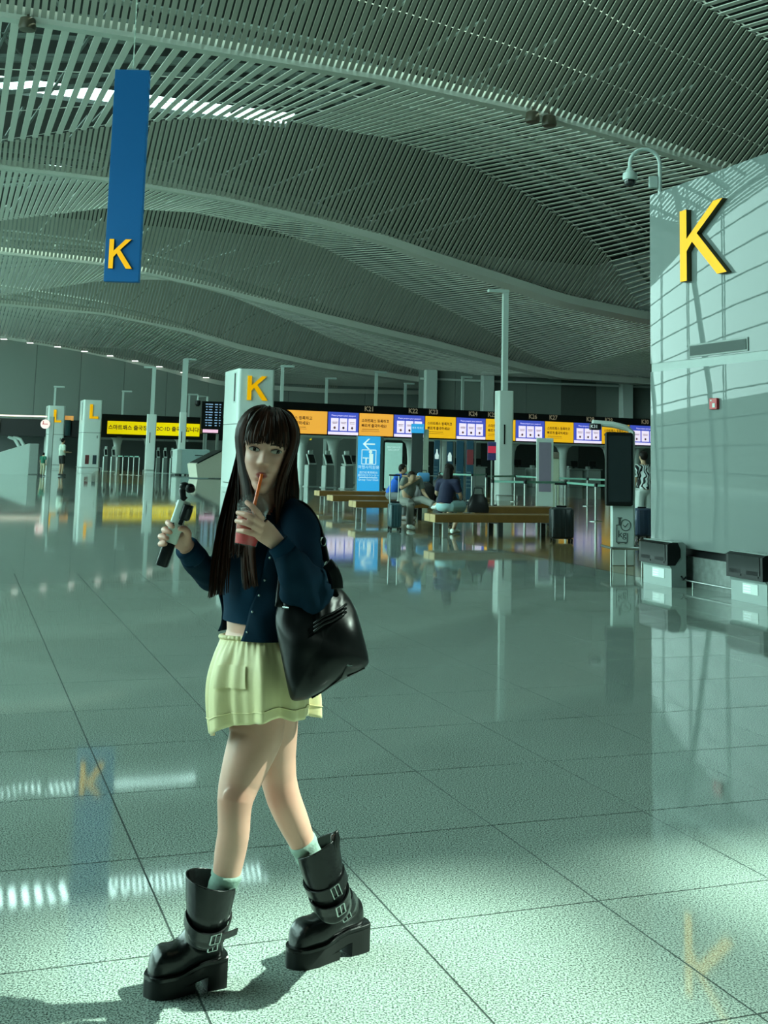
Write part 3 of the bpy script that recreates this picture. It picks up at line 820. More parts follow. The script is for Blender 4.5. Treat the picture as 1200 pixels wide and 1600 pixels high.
# ---- suitcases
def suitcase(x, y, wd, dp, h, c, label, rot, handle=.45, name='suitcase'):
    t = thing('suitcase', label, 'suitcase', G(x, y), rot)
    m = mat('case_%s' % label[:8], c, .35)
    MB().box((0, 0, h / 2 + .05), (wd, dp, h), bev=.04).build('shell', m, t, smooth=50)
    for q in np.linspace(-.36, .36, 4): MB().box((q * wd, -dp / 2 - .004, h / 2 + .05), (.018, .016, h * .86)).build('shell_rib', m, t)
    for sx in (-1, 1):
        for sy in (-1, 1): MB().cyl((sx * wd * .4 - .02, sy * dp * .36, .03), (sx * wd * .4 + .02, sy * dp * .36, .03), .03, n=10).build('wheel', M_dark, t)
    if handle:
        for sx in (-1, 1): MB().cyl((sx * .09, dp * .25, h + .04), (sx * .09, dp * .25, h + .05 + handle), .013, n=8).build('handle_tube', M_steel, t)
        MB().box((0, dp * .25, h + .06 + handle), (.24, .035, .035), bev=.01).build('handle_grip', M_dark, t)
    MB().box((0, 0, h + .065), (.2, .04, .03), bev=.01).build('carry_handle', M_dark, t)
    return t
suitcase(877, 846, .43, .26, .58, (.012, .018, .02), 'black suitcase with raised pull handle at the bench end', YAW - .25, .42)
suitcase(616, 828, .24, .40, .50, (.03, .075, .09), 'teal suitcase with long silver handle beside the grey clad sitter', .15, .55)

# ---- belt barriers
M_belt = mat('green_belt', (.16, .36, .29), .5)
def barrier(pts, label, group, h=.95, belt2=False):
    prev = None
    for i_, (x, y) in enumerate(pts):
        p = G(x, y); t = thing('belt_barrier', label % ORD[i_], 'barrier', p, 0, group)
        MB().cyl((0, 0, 0), (0, 0, h), .033, n=10).build('post', M_steel, t, smooth=40)
        MB().lathe([(.17, 0), (.17, .015), (.05, .03)], n=16).build('base', M_steel, t)
        MB().cyl((0, 0, h - .09), (0, 0, h), .045, n=10).build('belt_head', M_dark, t)
        if prev is not None:
            d = (prev - p) * .97
            dd = np.array([-d[1], d[0], 0]); dd = dd / np.linalg.norm(dd) * .004
            for zb in ((h - .08, h - .02),) + (((.45, .5),) if belt2 else ()):
                MB().add([(dd[0], dd[1], zb[0]), (d[0] + dd[0], d[1] + dd[1], zb[0]), (d[0] + dd[0], d[1] + dd[1], zb[1]), (dd[0], dd[1], zb[1]),
                          (-dd[0], -dd[1], zb[0]), (d[0] - dd[0], d[1] - dd[1], zb[0]), (d[0] - dd[0], d[1] - dd[1], zb[1]), (-dd[0], -dd[1], zb[1])],
                         [(0, 1, 2, 3), (7, 6, 5, 4), (3, 2, 6, 7), (0, 4, 5, 1)]).build('belt', M_belt, t)
        prev = p
barrier([(769, 805), (820, 807), (884, 806), (931, 815), (1005, 818)], 'steel belt post, %s from the lamp column in the row before the cream kiosk', 'barriers around the cream kiosk')
barrier([(759, 786), (804, 784), (862, 789), (918, 791), (990, 796)], 'steel belt post, %s from the lamp column in the row behind the cream kiosk', 'barriers in the second queue row')
barrier([(686, 778), (737, 782), (760, 779)], 'steel belt post with green belt, %s along from the navy banners behind the seated group', 'barriers behind the seated group')
barrier([(606, 775), (641, 776), (668, 776)], 'steel belt post, %s along from the blue counter sign beside the glass board', 'barriers beside the glass board')
barrier([(182, 741.5), (191, 742), (200, 742.2), (208, 742.5), (216.5, 743)], 'thin white fence post, %s from the L pillar before the yellow banner', 'fence posts before the yellow banner', h=1.15)

# ---- self check-in kiosks
def make_kiosk(label, group):
    t = thing('check_in_kiosk', label, 'kiosk', (0, 0, 0), 0, group)
    MB().box((0, .05, .52), (.46, .30, 1.0), bev=.02).build('cabinet', mat('kiosk_grey', (.16, .19, .18), .4), t)
    MB().box((-.255, .0, .50), (.06, .36, 1.0), bev=.01).build('edge_panel', M_white, t)
    MB().box((0, .05, .02), (.62, .5, .04), bev=.01).build('foot_plate', M_white, t)
    mb = MB(); mb.add([(-.2, -.12, 1.05), (.2, -.12, 1.05), (.2, .16, 1.52), (-.2, .16, 1.52), (-.2, -.04, 1.03), (.2, -.04, 1.03), (.2, .22, 1.50), (-.2, .22, 1.50)], [(0, 1, 2, 3), (4, 7, 6, 5), (0, 4, 5, 1), (1, 5, 6, 2), (2, 6, 7, 3), (3, 7, 4, 0)])
    sc2 = mb.build('screen_frame', M_white, t)
    MB().add([(-.16, -.105, 1.10), (.16, -.105, 1.10), (.16, .125, 1.48), (-.16, .125, 1.48)], [(0, 1, 2, 3)]).build('screen', M_dark, sc2)
    MB().box((0, .16, 1.60), (.22, .12, .17), bev=.02).build('camera_head', M_white, t)
    MB().cyl((.18, .24, 1.0), (.18, .26, 1.7), .02, n=8).build('mast', M_white, t)
    return t
ka = make_kiosk('pale self check-in kiosk with slanted screen in the row before the orange screens', 'kiosks before the orange screens')
xs = [(453, 759, 1.0), (486, 760.5, 1.0), (513, 762, 1), (543, 764, 1)]
for i, (x, y, s) in enumerate(xs):
    o = ka if i == 0 else copy_tree(ka); move(o, G(x, y), YAW + .25)
    o['label'] = 'pale check-in kiosk with slanted screen, %s from the blue counter sign' % ORD[3 - i]
kb = make_kiosk('pale self check-in kiosk with slanted screen in the row under the yellow banner', 'kiosks under the yellow banner')
for i, (x, y) in enumerate([(234, 739), (246, 739.3), (257, 739.6), (268.5, 739.9), (279.5, 740.2), (176, 737), (164, 736.5)]):
    o = kb if i == 0 else copy_tree(kb); move(o, G(x, y), YAW + .2); o.scale = (.56, .56, 1)
    o['label'] = ('pale check-in kiosk under the yellow banner, %s from the boxy service desk' % ORD[4 - i]) if i < 5 else ('pale check-in kiosk behind the white fence, %s from the L pillar' % ORD[6 - i])

# ---- service desks left of the K pillar
def rel(x, y, name, label, cat, rot=YAW, group=None): return thing(name, label, cat, G(x, y), rot, group)
t = rel(302, 743, 'service_desk', 'boxy pale service desk beside the slanted white desk', 'desk', YAW + .1)
MB().box((0, .5, .85), (2.0, 1.0, 1.55), bev=.05).build('desk_body', mat('pale_blue_desk', (.34, .47, .47), .4), t)
MB().box((-.95, .5, .85), (.35, 1.05, 1.5), bev=.05).build('end_panel', M_white, t)
for sx in (-.8, .8): MB().box((sx, .5, .05), (.15, .8, .1)).build('foot', M_dark, t)
MB().box((.3, -.012, 1.25), (.5, .02, .04)).build('sign_line', M_dark, t)
t = rel(331, 748, 'service_desk', 'slanted white service desk with dark touch panel by the K pillar', 'desk', YAW + .3)
MB().prism([(-.9, .0), (.9, 0), (.9, 1.5), (.55, 1.5), (-1.05, .75)], (0, 0, .05), (1, 0, 0), (0, 0, 1), (0, 1, 0), 1.0).build('desk_body', mat('ivory_desk', (.62, .60, .50), .4), t)
MB().add([(-.95, -.01, .88), (.55, -.01, 1.6), (.55, .9, 1.6), (-.95, .9, .88), (-.95, -.01, .80), (.55, -.01, 1.52), (.55, .9, 1.52), (-.95, .9, .80)], [(0, 1, 2, 3), (0, 4, 5, 1), (4, 7, 6, 5), (1, 5, 6, 2), (2, 6, 7, 3), (3, 7, 4, 0)]).build('touch_panel', M_dark, t)
t = rel(14, 741, 'service_desk', 'white wedge-shaped desk with dark top before the black shop fascia', 'desk', YAW)
MB().prism([(-2.2, 0), (1.0, 0), (1.0, 1.7), (-2.2, .6)], (0, 0, 0), (1, 0, 0), (0, 0, 1), (0, 1, 0), 1.4).build('desk_body', M_white, t)
MB().box((1.25, .7, .85), (.5, 1.4, 1.7), bev=.04).build('end_panel', M_grey, t)

# ---- flight board and camera post
t = rel(327, 741, 'flight_board', 'dark flight information board with rows of blue text', 'display', YAW)
D = G(327, 741)[1]; k = D / F
zb_, zt_ = CAMH + (hz(326) - 671) * k, CAMH + (hz(326) - 628) * k
MB().box((0, 0, (zb_ + zt_) / 2), (34 * k, .3, zt_ - zb_), bev=.02).build('board', M_black, t)
M_led = mat('blue_led_text', (.25, .42, .62), .5, emit=.35)
M_pink = mat('pink_strip', (.75, .45, .6), .4, emit=.5)
for r in range(9):
    for cxx, ww_ in ((-9, 4), (-3, 7), (6, 5), (12, 3)):
        MB().box((cxx * k, -.156, zt_ - (4.5 + 4.1 * r) * k), ((ww_ - (r * 7 + cxx) % 3) * k, .01, 1.5 * k)).build('text_row', M_led, t)
MB().box((0, -.02, zb_ - 3 * k), (32 * k, .3, 8 * k)).build('sub_board', M_black, t)
MB().box((-2 * k, -.175, zb_ - 3 * k), (24 * k, .01, 5 * k)).build('pink_strip', M_pink, t)
for sx in (-1, 1): MB().box((sx * 10 * k, 0, zb_ / 2), (.16, .16, zb_)).build('post', M_grey, t)
t = rel(321, 740, 'camera_post', 'white bent post with small camera above the flight board', 'camera', YAW)
D = G(321, 740)[1]; k = D / F; z1_ = CAMH + (hz(320) - 620) * k
MB().tube([(0, .4, 0), (0, .4, z1_), (-15 * k, .4, z1_), (-15 * k, .4, z1_ - 7 * k)], .09, n=8).build('post', M_white, t)
MB().lathe([(.02, .1), (.2, .05), (.2, -.2), (.1, -.35)], (-15 * k, .4, z1_ - 8 * k), n=12).build('camera_head', M_dark, t)

# ---- blue counter sign with arrow and pictogram
def board_frame(x0, x1, yt, yb, ybase, name, label, cat, m, rot=0.0, thick=.12, post=False):
    xc = (x0 + x1) / 2; p = G(xc, ybase); k = p[1] / F
    t = thing(name, label, cat, p, rot)
    w_, zb, zt = (x1 - x0) * k, CAMH + (hz(xc) - yb) * k, CAMH + (hz(xc) - yt) * k
    MB().box((0, thick / 2, (max(zb, 0) + zt) / 2), (w_, thick, zt - max(zb, 0)), bev=.01).build('panel', m, t)
    return t, w_, max(zb, 0), zt, k
M_sky = mat('light_blue_panel', (.03, .33, .70), .4, emit=.25, var=.02)
M_wp = mat('white_print', (.72, .85, .85), .5, emit=.2)
t, w_, zb, zt, k = board_frame(557, 592, 682, 776, 786, 'counter_sign', 'bright blue standing sign with left arrow and counter pictogram', 'sign', M_sky)
zc = lambda y: CAMH + (hz(574) - y) * k
MB().box((0, .08, .06), (w_ + .3, .4, .12)).build('foot_plate', M_dark, t)
MB().box((-w_ / 2 - .03, .06, (zt) / 2), (.05, .1, zt)).build('frame_post', M_grey, t)
MB().box((w_ / 2 + .05, .06, (zt) / 2), (.09, .1, zt)).build('frame_post', mat('dark_green_post', (.03, .06, .055), .4), t)
q_ = w_ / 1.15; mb = MB(); yy = zc(694)
mb.prism([(x * q_, y * q_) for x, y in [(-.3, -.035), (.3, -.035), (.3, .035), (-.3, .035)]], (.0, -.006, yy), (1, 0, 0), (0, 0, 1), (0, -1, 0), .006)
for s in (-1, 1): mb.prism([(x * q_, y * q_) for x, y in [(-.32, 0), (-.22, 0), (.05, s * .27), (-.05, s * .27)]], (.0, -.006, yy), (1, 0, 0), (0, 0, 1), (0, -1, 0), .006)
mb.build('arrow', M_wp, t)
yy = zc(714); S = .36 * q_; mb = MB()
for (cx, cz, sx, sz) in ((0, S, 2 * S, .022), (0, -S, 2 * S, .022), (-S, 0, .022, 2 * S), (S, 0, .022, 2 * S)): mb.box((cx, -.006, yy + cz), (sx, .01, sz))
mb.build('pictogram_border', M_wp, t)
MB().box((.12 * q_, -.006, yy - .08 * q_), (.2 * q_, .01, .5 * q_)).lathe([(.09 * q_, -.004), (.09 * q_, .004)], (.08 * q_, -.006, yy + .26 * q_), n=12, mtx=np.array([[1, 0, 0], [0, 0, 1], [0, 1, 0]])).build('pictogram_person', M_wp, t)
MB().box((-.16 * q_, -.006, yy - .05 * q_), (.30 * q_, .01, .05 * q_)).box((-.14 * q_, -.006, yy - .19 * q_), (.07 * q_, .01, .28 * q_)).build('pictogram_counter', M_wp, t)
for txt, y, sz in (('여행사직원용', 730, .125), ('旅行社専用柜台', 738, .085), ('旅行社カウンター', 742.5, .085), ('Group Tour Desk', 749, .088)):
    lettering(txt, sz, M_wp, t, (0, -.002, zc(y)), X, Z, -Y_)
MB().box((0, -.006, zc(745.7)), (w_ * .8, .008, .02)).build('rule_line', M_wp, t)

# ---- pale glass board, dark totem with blue header, navy banner stands
t, w_, zb, zt, k = board_frame(600, 627, 692, 762, 778, 'glass_board', 'pale mint glass information board behind the sitting man in blue', 'board', mat('mint_glass_board', (.36, .60, .55), .15, emit=.12))
for y in (699, 703): lettering('SELF SERVICE' if y == 699 else 'BAG DROP', w_ * .13, M_wp, t, (0, -.002, CAMH + (hz(613) - y) * k), X, Z, -Y_)
MB().box((0, .06, zb / 2), (.12, .1, zb)).build('stem', M_steel, t); MB().box((0, .06, .02), (.8, .5, .04)).build('foot_plate', M_steel, t)
t, w_, zb, zt, k = board_frame(641, 659, 676, 782, 792, 'screen_totem', 'tall dark screen totem with small light blue header', 'totem', mat('totem_face', (.04, .05, .05), .25))
MB().box((w_ / 2 + .09, .06, zt / 2 + .05), (.16, .16, zt + .1), bev=.01).build('side_frame', mat('olive_frame', (.24, .29, .24), .4), t)
MB().box((0, -.02, zt + .12), (w_ * 1.1, .12, .28)).build('header', M_sky, t)
lettering('셀프 체크인', w_ * .2, M_wp, t, (0, -.08, zt + .13), X, Z, -Y_)
M_navy = mat('navy_banner', (.012, .06, .10), .5)
nav = [(677, 686, 688, 768, 'navy pull-up banner with a white bottle emblem', 'bottle'), (697, 706.5, 690, 770, 'navy pull-up banner with a white dome emblem', 'dome'), (712, 723.5, 689, 778, 'navy pull-up banner with pale lines of text', 'text'), (728, 739, 689, 779, 'navy pull-up banner with a dark red block', 'red')]
for x0, x1, yt, yb, lab, kd in nav:
    t, w_, zb, zt, k = board_frame(x0, x1, yt, yb, yb + 1.5, 'pull_up_banner', lab, 'banner', M_navy)
    MB().box((w_ / 2 + .06, .05, zt / 2), (.06, .06, zt)).build('pole', M_steel, t)
    zc2 = zt - .65
    if kd == 'bottle': MB().lathe([(.08, -.16), (.09, 0), (.035, .13), (.028, .26)], (0, -.01, zc2), n=10, mtx=np.diag([1, .1, 1])).build('emblem', M_wp, t)
    elif kd == 'dome': MB().box((0, -.01, zc2 - .08), (.16, .02, .2)).lathe([(.09, 0), (.055, .11), (.015, .18)], (0, -.01, zc2 + .02), n=10, mtx=np.diag([1, .1, 1])).build('emblem', M_wp, t)
    elif kd == 'red': MB().box((0, -.01, zc2 + .05), (w_ * .9, .02, .55)).build('emblem', mat('dark_red_print', (.22, .03, .04), .5), t)
    for q in range(5): MB().box((-.05, -.006, zc2 - .5 - .14 * q), (w_ * (.7 - .1 * (q % 2)), .01, .03)).build('text_line', mat('dull_print', (.12, .2, .22), .5), t)
t, w_, zb, zt, k = board_frame(761, 774, 691, 719, 790, 'post_sign', 'small purple and red sign on a thin post', 'sign', mat('purple_panel', (.05, .05, .17), .4))
MB().box((0, -.006, (zb + zt) / 2 + .05), (w_ * .95, .012, (zt - zb) * .38)).build('red_band', mat('red_band', (.6, .03, .07), .4, emit=.2), t)
MB().box((0, .06, zb / 2), (.05, .05, zb)).build('post', M_grey, t); MB().lathe([(.2, 0), (.2, .03)], (0, .06, 0), n=14).build('base', M_dark, t)

# ---- cream kiosk, grey-screen totem, gooseneck counter sign
t, w_, zb, zt, k = board_frame(838, 864, 685, 799, 799, 'screen_totem', 'pale totem with purple-grey screen behind the cream kiosk', 'totem', M_white)
MB().box((0, -.006, zt - .85), (w_ * .72, .014, 1.45)).build('screen', mat('greyviolet_screen', (.13, .13, .17), .3, emit=.1), t)
t = thing('cream_kiosk', 'cream coloured kiosk with brown top panel behind the barriers', 'kiosk', G(862, 795), .12); k = G(862, 795)[1] / F
MB().box((0, .3, .90), (25 * k, .5, 1.72), bev=.02).build('cabinet', mat('cream_enamel', (.45, .52, .40), .45), t)
MB().box((-15 * k, .3, .62), (6 * k, .5, 1.25), bev=.02).build('side_cabinet', M_white, t)
MB().box((-2 * k, .1, 1.66), (26 * k, .2, .20), bev=.01).build('top_panel', mat('brown_panel', (.17, .15, .12), .4), t)
MB().add([(-17 * k, .0, 1.12), (-12.5 * k, .0, 1.52), (-12.5 * k, .4, 1.52), (-17 * k, .4, 1.12)], [(0, 1, 2, 3)]).build('slanted_screen', M_white, t)
MB().box((0, .3, .03), (.62, .7, .06)).build('foot_plate', M_dark, t)
t = thing('overhead_sign', 'pale bent arm carrying a small lit counter sign above the dark screen totem', 'sign', G(993, 850), 0); k = G(993, 850)[1] / F
zt_ = CAMH + (hz(985) - 675) * k
MB().tube([(0, .3, 0), (0, .3, zt_), (-8 * k, .3, zt_ + 6 * k), (-30 * k, .3, zt_ + 11 * k), (-62 * k, .3, zt_ + 13 * k)], .06, n=8, rx=.10).build('bent_arm', M_white2, t, smooth=True)
sg = MB().box((-58 * k, .3, zt_ + 7 * k), (16 * k, .2, 10 * k), bev=.01).build('sign_box', M_dark, t)
lettering('K31', 7 * k, M_wp, sg, (-61 * k, .19, zt_ + 7 * k), X, Z, -Y_)

# ---- dark screen totem with the weighing symbol
tp = G(972, 884); k = tp[1] / F
t = thing('screen_totem', 'pale totem with big dark screen and luggage weighing symbol', 'totem', tp, .10)
zz = lambda y: CAMH + (hz(968) - y) * k
MB().box((.02, .06, zz(780) / 2), (34 * k, .12, zz(780)), bev=.01).build('body', M_white, t)
MB().box((18 * k, .10, zz(680) / 2), (5 * k, .16, zz(680)), bev=.01).build('side_spine', M_grey, t)
s = MB().box((-6 * k, -.03, (zz(676) + zz(789)) / 2), (43 * k, .09, zz(676) - zz(789)), bev=.02).build('screen_case', M_black, t)
MB().box((-6 * k, -.077, (zz(682) + zz(783)) / 2), (36 * k, .006, zz(682) - zz(783))).build('screen', mat('dull_screen', (.02, .028, .032), .12, spec=.7), s)
M_line = mat('symbol_line', (.05, .07, .07), .5)
mb = MB(); yf = -.006; cz = zz(829)
def ln(mb, pts, r=.0055, closed=False):
    P = [(x, yf, z) for x, z in pts]
    if closed: P = P + [P[0]]
    for i in range(len(P) - 1): mb.cyl(P[i], P[i + 1], r, n=6)
ln(mb, [(-9 * k, cz - 15 * k), (8 * k, cz - 15 * k), (8 * k, cz - 1 * k)]); ln(mb, [(-9 * k, cz - 15 * k), (-9 * k, cz + 11 * k), (-2 * k, cz + 11 * k)])
ln(mb, [(-5 * k, cz + 11 * k), (-5 * k, cz + 22 * k)]); ln(mb, [(-3 * k, cz + 11 * k), (-3 * k, cz + 22 * k)]); ln(mb, [(-7 * k, cz + 22 * k), (0, cz + 22 * k)])
cc = [(5.5 * k + 8 * k * math.cos(q), cz + 11 * k + 8.5 * k * math.sin(q)) for q in np.linspace(0, 2 * math.pi, 20)]
ln(mb, cc); ln(mb, [(2 * k, cz + 11 * k), (4.5 * k, cz + 8 * k), (9.5 * k, cz + 14 * k)])
ln(mb, [(-7 * k, cz - 17 * k), (-4 * k, cz - 17 * k)]); ln(mb, [(4 * k, cz - 17 * k), (7 * k, cz - 17 * k)])
mb.build('weighing_symbol', M_line, t)
lettering('kg', 15 * k, M_line, t, (0, 0, cz - 3 * k), X, Z, -Y_, bold=.001)
mb = MB()
for x in (-26 * k, -3 * k, 22 * k): mb.cyl((x, -.28, 0), (x, -.28, .27), .015, n=8)
mb.cyl((-26 * k, -.28, .27), (24 * k, -.28, .27), .02, n=8).cyl((24 * k, -.28, .27), (24 * k, .2, .27), .02, n=8).cyl((-26 * k, -.28, .27), (-26 * k, .2, .27), .02, n=8)
mb.build('guard_rail', M_steel, t, smooth=True)

# ---- two baggage scale terminals against the pillar
def scale_terminal(x, y, xr, label):
    p = pxw(x, y, PWu[0] - .33); w0_, u0_ = wu(p)
    t = thing('scale_terminal', label, 'scale', hall(PWu[0] - .31, u0_, 0), YAW)
    L_ = .62
    # profile seen from the side: x = depth from the pillar, extruded along y
    prof = [(.24, 0), (.24, .50), (.20, .54), (.04, .54), (-.0, .50), (-.0, .26), (.03, .22), (.03, 0)]
    MB().prism(prof, (0, -L_, 0), (1, 0, 0), (0, 0, 1), (0, 1, 0), L_).build('cabinet', mat('terminal_white', (.30, .36, .345), .4), t)
    blk = MB().prism([(-.03, .26), (-.03, .51), (.02, .535), (.12, .535), (.16, .45), (.16, .36), (.08, .26)], (0, -L_ - .004, 0), (1, 0, 0), (0, 0, 1), (0, 1, 0), L_ + .008).build('display_hood', M_black, t)
    for q in (-.47, -.16): MB().box((-.033, q * L_ * 1.55 + .0, .32), (.006, .2, .07)).build('readout', M_dark, blk)
    MB().box((-.034, -L_ / 2, .41), (.004, L_ * .86, .2)).build('glass', mat('display_glass', (.012, .016, .016), .08, spec=.14), blk)
    lb_ = MB().box((.027, -L_ * .55, .15), (.006, .26, .11)).build('notice', M_white2, t)
    for q in range(3): MB().box((.022, -L_ * .55 + .05, .18 - .03 * q), (.004, .12, .012)).build('notice_line', M_wp, lb_)
    MB().tube([(.17, -L_ - .0, .13), (.17, -L_ - .05, .10), (.20, -L_ - .06, .13)], .012, n=8).build('cable', M_dark, t)
    return t
scale_terminal(1000, 921, 1052, 'white baggage scale terminal with black hood beside the dark screen totem')
scale_terminal(1137, 950, 1197, 'white baggage scale terminal with black hood under the K sign')

# ---- round clock sign on a post
t = thing('clock_sign', 'round pale pink clock on a grey post', 'clock', G(76, 744), 0); k = G(76, 744)[1] / F
zc_ = CAMH + (hz(67) - 663) * k
MB().box((0, 0, (zc_ + 1) / 2 - .3), (.22, .15, zc_ + .4)).build('post', M_grey, t)
ck = MB().lathe([(7.2 * k, -.05), (7.2 * k, .05)], (-9 * k, -.1, zc_), n=28, mtx=np.array([[1, 0, 0], [0, 0, 1], [0, 1, 0]])).build('clock_face', mat('clock_pink', (.75, .52, .50), .4, emit=.35), t)
MB().box((-9 * k, -.16, zc_), (.3, .01, .04)).box((-9 * k - .1, -.16, zc_ + .07), (.04, .01, .18)).build('clock_hand', mat('clock_red', (.6, .05, .05), .5), ck)
# ================================================================== PEOPLE IN THE BACKGROUND
def remesh(mb, name, mats, voxel, it=6):
    me = mb.mesh(name, mats)
    ob = bpy.data.objects.new(name, me); COL.objects.link(ob)
    r = ob.modifiers.new('r', 'REMESH'); r.mode = 'VOXEL'; r.voxel_size = voxel; r.use_smooth_shade = True
    if it:
        s = ob.modifiers.new('s', 'SMOOTH'); s.factor = .5; s.iterations = it
    dg = bpy.context.evaluated_depsgraph_get(); dg.update()
    out = bpy.data.meshes.new_from_object(ob.evaluated_get(dg)); out.name = name
    bpy.data.objects.remove(ob); bpy.data.meshes.remove(me)
    out.materials.clear()
    for m in (mats if isinstance(mats, (list, tuple)) else [mats]): out.materials.append(m)
    out.polygons.foreach_set('material_index', [0] * len(out.polygons))
    out.polygons.foreach_set('use_smooth', [True] * len(out.polygons))
    return out
def ell(mb, c, r, n=14, m=9, R=None):
    rings = []
    for i in range(m):
        a_ = math.pi * (i + .5) / m - math.pi / 2
        ring = [np.array([r[0] * math.cos(a_) * math.cos(2 * math.pi * k / n), r[1] * math.cos(a_) * math.sin(2 * math.pi * k / n), r[2] * math.sin(a_)]) for k in range(n)]
        if R is not None: ring = [R @ q for q in ring]
        rings.append([q + np.array(c) for q in ring])
    return mb.loft(rings)
M_skin2 = mat('skin_background', (.42, .27, .17), .5, var=.05)
M_hairb = mat('black_hair', (.008, .006, .005), .5, spec=.12)
def person(name, label, loc, rz, J, shirt, trousers, shoes, sleeves='short', hair=None, skirt=None, longhair=False, group=None, shorts=False, scale=1.0, voxel=.016, shirt_mat=None):
    """J: joints in metres, local; x to the side, -y ahead"""
    J = {k: np.array(v, float) * scale for k, v in J.items()}
    s_ = scale
    t = thing(name, label, 'person', loc, rz, group)
    body = MB()
    T = lambda a, b, r0, r1, mb, n=10: mb.tube([J[a], (J[a] + J[b]) / 2, J[b]], [r0 * s_, (r0 + r1) / 2 * s_ * 1.04, r1 * s_], n=n)
    ell(body, J['head'], np.array([.075, .092, .115]) * s_)
    hd = J.get('face', np.array([0, -1.0, 0])); hd = hd / np.linalg.norm(hd)
    ell(body, J['head'] + hd * .085 * s_ + np.array([0, 0, -.015]) * s_, np.array([.018, .02, .022]) * s_, 8, 5)      # nose
    for sd in (-1, 1):
        side = np.array([-hd[1], hd[0], 0]) * sd
        ell(body, J['head'] + side * .077 * s_, np.array([.015, .02, .03]) * s_, 8, 5)                                       # ears
    T('head', 'neck', .05, .055, body)
    ell(body, (J['neck'] + J['pelvis']) / 2, np.array([.14, .10, .2]) * s_)
    body.tube([J['neck'], J['chest'], J['pelvis']], [.07 * s_, .13 * s_, .14 * s_], n=12)
    for s in 'lr':
        body.tube([J['neck'], J['sh' + s]], [.06 * s_, .055 * s_])
        T('sh' + s, 'el' + s, .05, .04, body); T('el' + s, 'wr' + s, .04, .028, body)
        h = J['wr' + s] - J['el' + s]; h = h / np.linalg.norm(h)
        hv = J.get('hd' + s, h); hv = np.array(hv, float) / np.linalg.norm(hv); sdv = np.cross(hv, [0, 0, 1.0]); sdv = sdv / (np.linalg.norm(sdv) + 1e-9)
        body.tube([J['wr' + s], J['wr' + s] + hv * .09 * s_], [.03 * s_, .036 * s_], rx=[.02 * s_, .02 * s_])
        for q in range(4):
            b0 = J['wr' + s] + hv * .08 * s_ + sdv * (q - 1.5) * .019 * s_
            body.tube([b0, b0 + hv * .04 * s_, b0 + hv * (.07 - .008 * abs(q - 1.5)) * s_ + np.array([0, 0, -.02]) * s_], [.011 * s_, .01 * s_, .008 * s_], n=6)
        body.tube([J['wr' + s] + hv * .03 * s_, J['wr' + s] + (hv * .07 + sdv * .045) * s_], [.013 * s_, .01 * s_], n=6)
        T('hip' + s, 'kn' + s, .085, .06, body); T('kn' + s, 'an' + s, .055, .038, body)
        body.tube([J['an' + s], J['to' + s]], [.04 * s_, .035 * s_])
    link('body', remesh(body, 'body', M_skin2, voxel * s_, 4), t)
    m = shirt_mat or mat('cloth_%02d%02d%02d' % tuple(int(c * 99) for c in shirt), shirt, .8)
    sh = MB()
    sh.tube([J['neck'] + (J['chest'] - J['neck']) * .1, J['chest'], (J['chest'] + J['pelvis']) / 2, J['pelvis'] + (J['chest'] - J['pelvis']) * .05], [.085 * s_, .155 * s_, .15 * s_, .165 * s_], n=14)
    for s in 'lr':
        sh.tube([J['neck'] + (J['chest'] - J['neck']) * .2, J['sh' + s]], [.085 * s_, .078 * s_])
        ell(sh, J['sh' + s], np.array([.078, .078, .078]) * s_, 10, 6)
        e = J['sh' + s] + (J['el' + s] - J['sh' + s]) * (.7 if sleeves == 'short' else 1.0)
        sh.tube([J['sh' + s], e], [.076 * s_, (.068 if sleeves == 'short' else .058) * s_])
        if sleeves == 'long': sh.tube([J['el' + s], J['wr' + s] * .92 + J['el' + s] * .08], [.058 * s_, .042 * s_])
    link('shirt', remesh(sh, 'shirt', m, voxel * s_, 5), t)
    m2 = mat('cloth_%02d%02d%02d' % tuple(int(c * 99) for c in trousers), trousers, .8)
    tr = MB(); ell(tr, J['pelvis'], np.array([.17, .13, .13]) * s_)
    for s in 'lr':
        k_ = J['kn' + s] if not shorts else J['hip' + s] + (J['kn' + s] - J['hip' + s]) * .85
        tr.tube([(J['pelvis'] + J['hip' + s]) / 2, J['hip' + s], k_], [.11 * s_, .115 * s_, (.085 if not skirt else .13) * s_])
        if not shorts and not skirt: tr.tube([J['kn' + s], J['an' + s] + np.array([0, 0, .02])], [.088 * s_, .075 * s_])
    link('skirt' if skirt else 'trousers', remesh(tr, 'trousers', m2, voxel * s_, 5), t)
    m3 = mat('shoe_%02d%02d' % tuple(int(c * 99) for c in shoes[:2]), shoes, .5)
    for s in 'lr':
        so_ = MB(); f = J['to' + s] - J['an' + s]; f[2] = 0; f = f / (np.linalg.norm(f) + 1e-9)
        a0 = J['an' + s] - f * .05 * s_; z0_ = min(J['to' + s][2], J['an' + s][2]) - .03 * s_
        so_.tube([np.array([*a0[:2], J['an' + s][2] - .03 * s_]), np.array([*(J['an' + s] + f * .06 * s_)[:2], J['an' + s][2] - .035 * s_]), J['to' + s] + f * .06 * s_], [.045 * s_, .05 * s_, .035 * s_], rx=[.045 * s_, .052 * s_, .045 * s_], n=10)
        so_.build('shoe', m3, t, smooth='all')
    hr = MB(); hb = J['head'] - hd * .018 * s_ + np.array([0, 0, .022]) * s_
    ell(hr, hb, np.array([.087, .10, .112]) * s_, 14, 9)
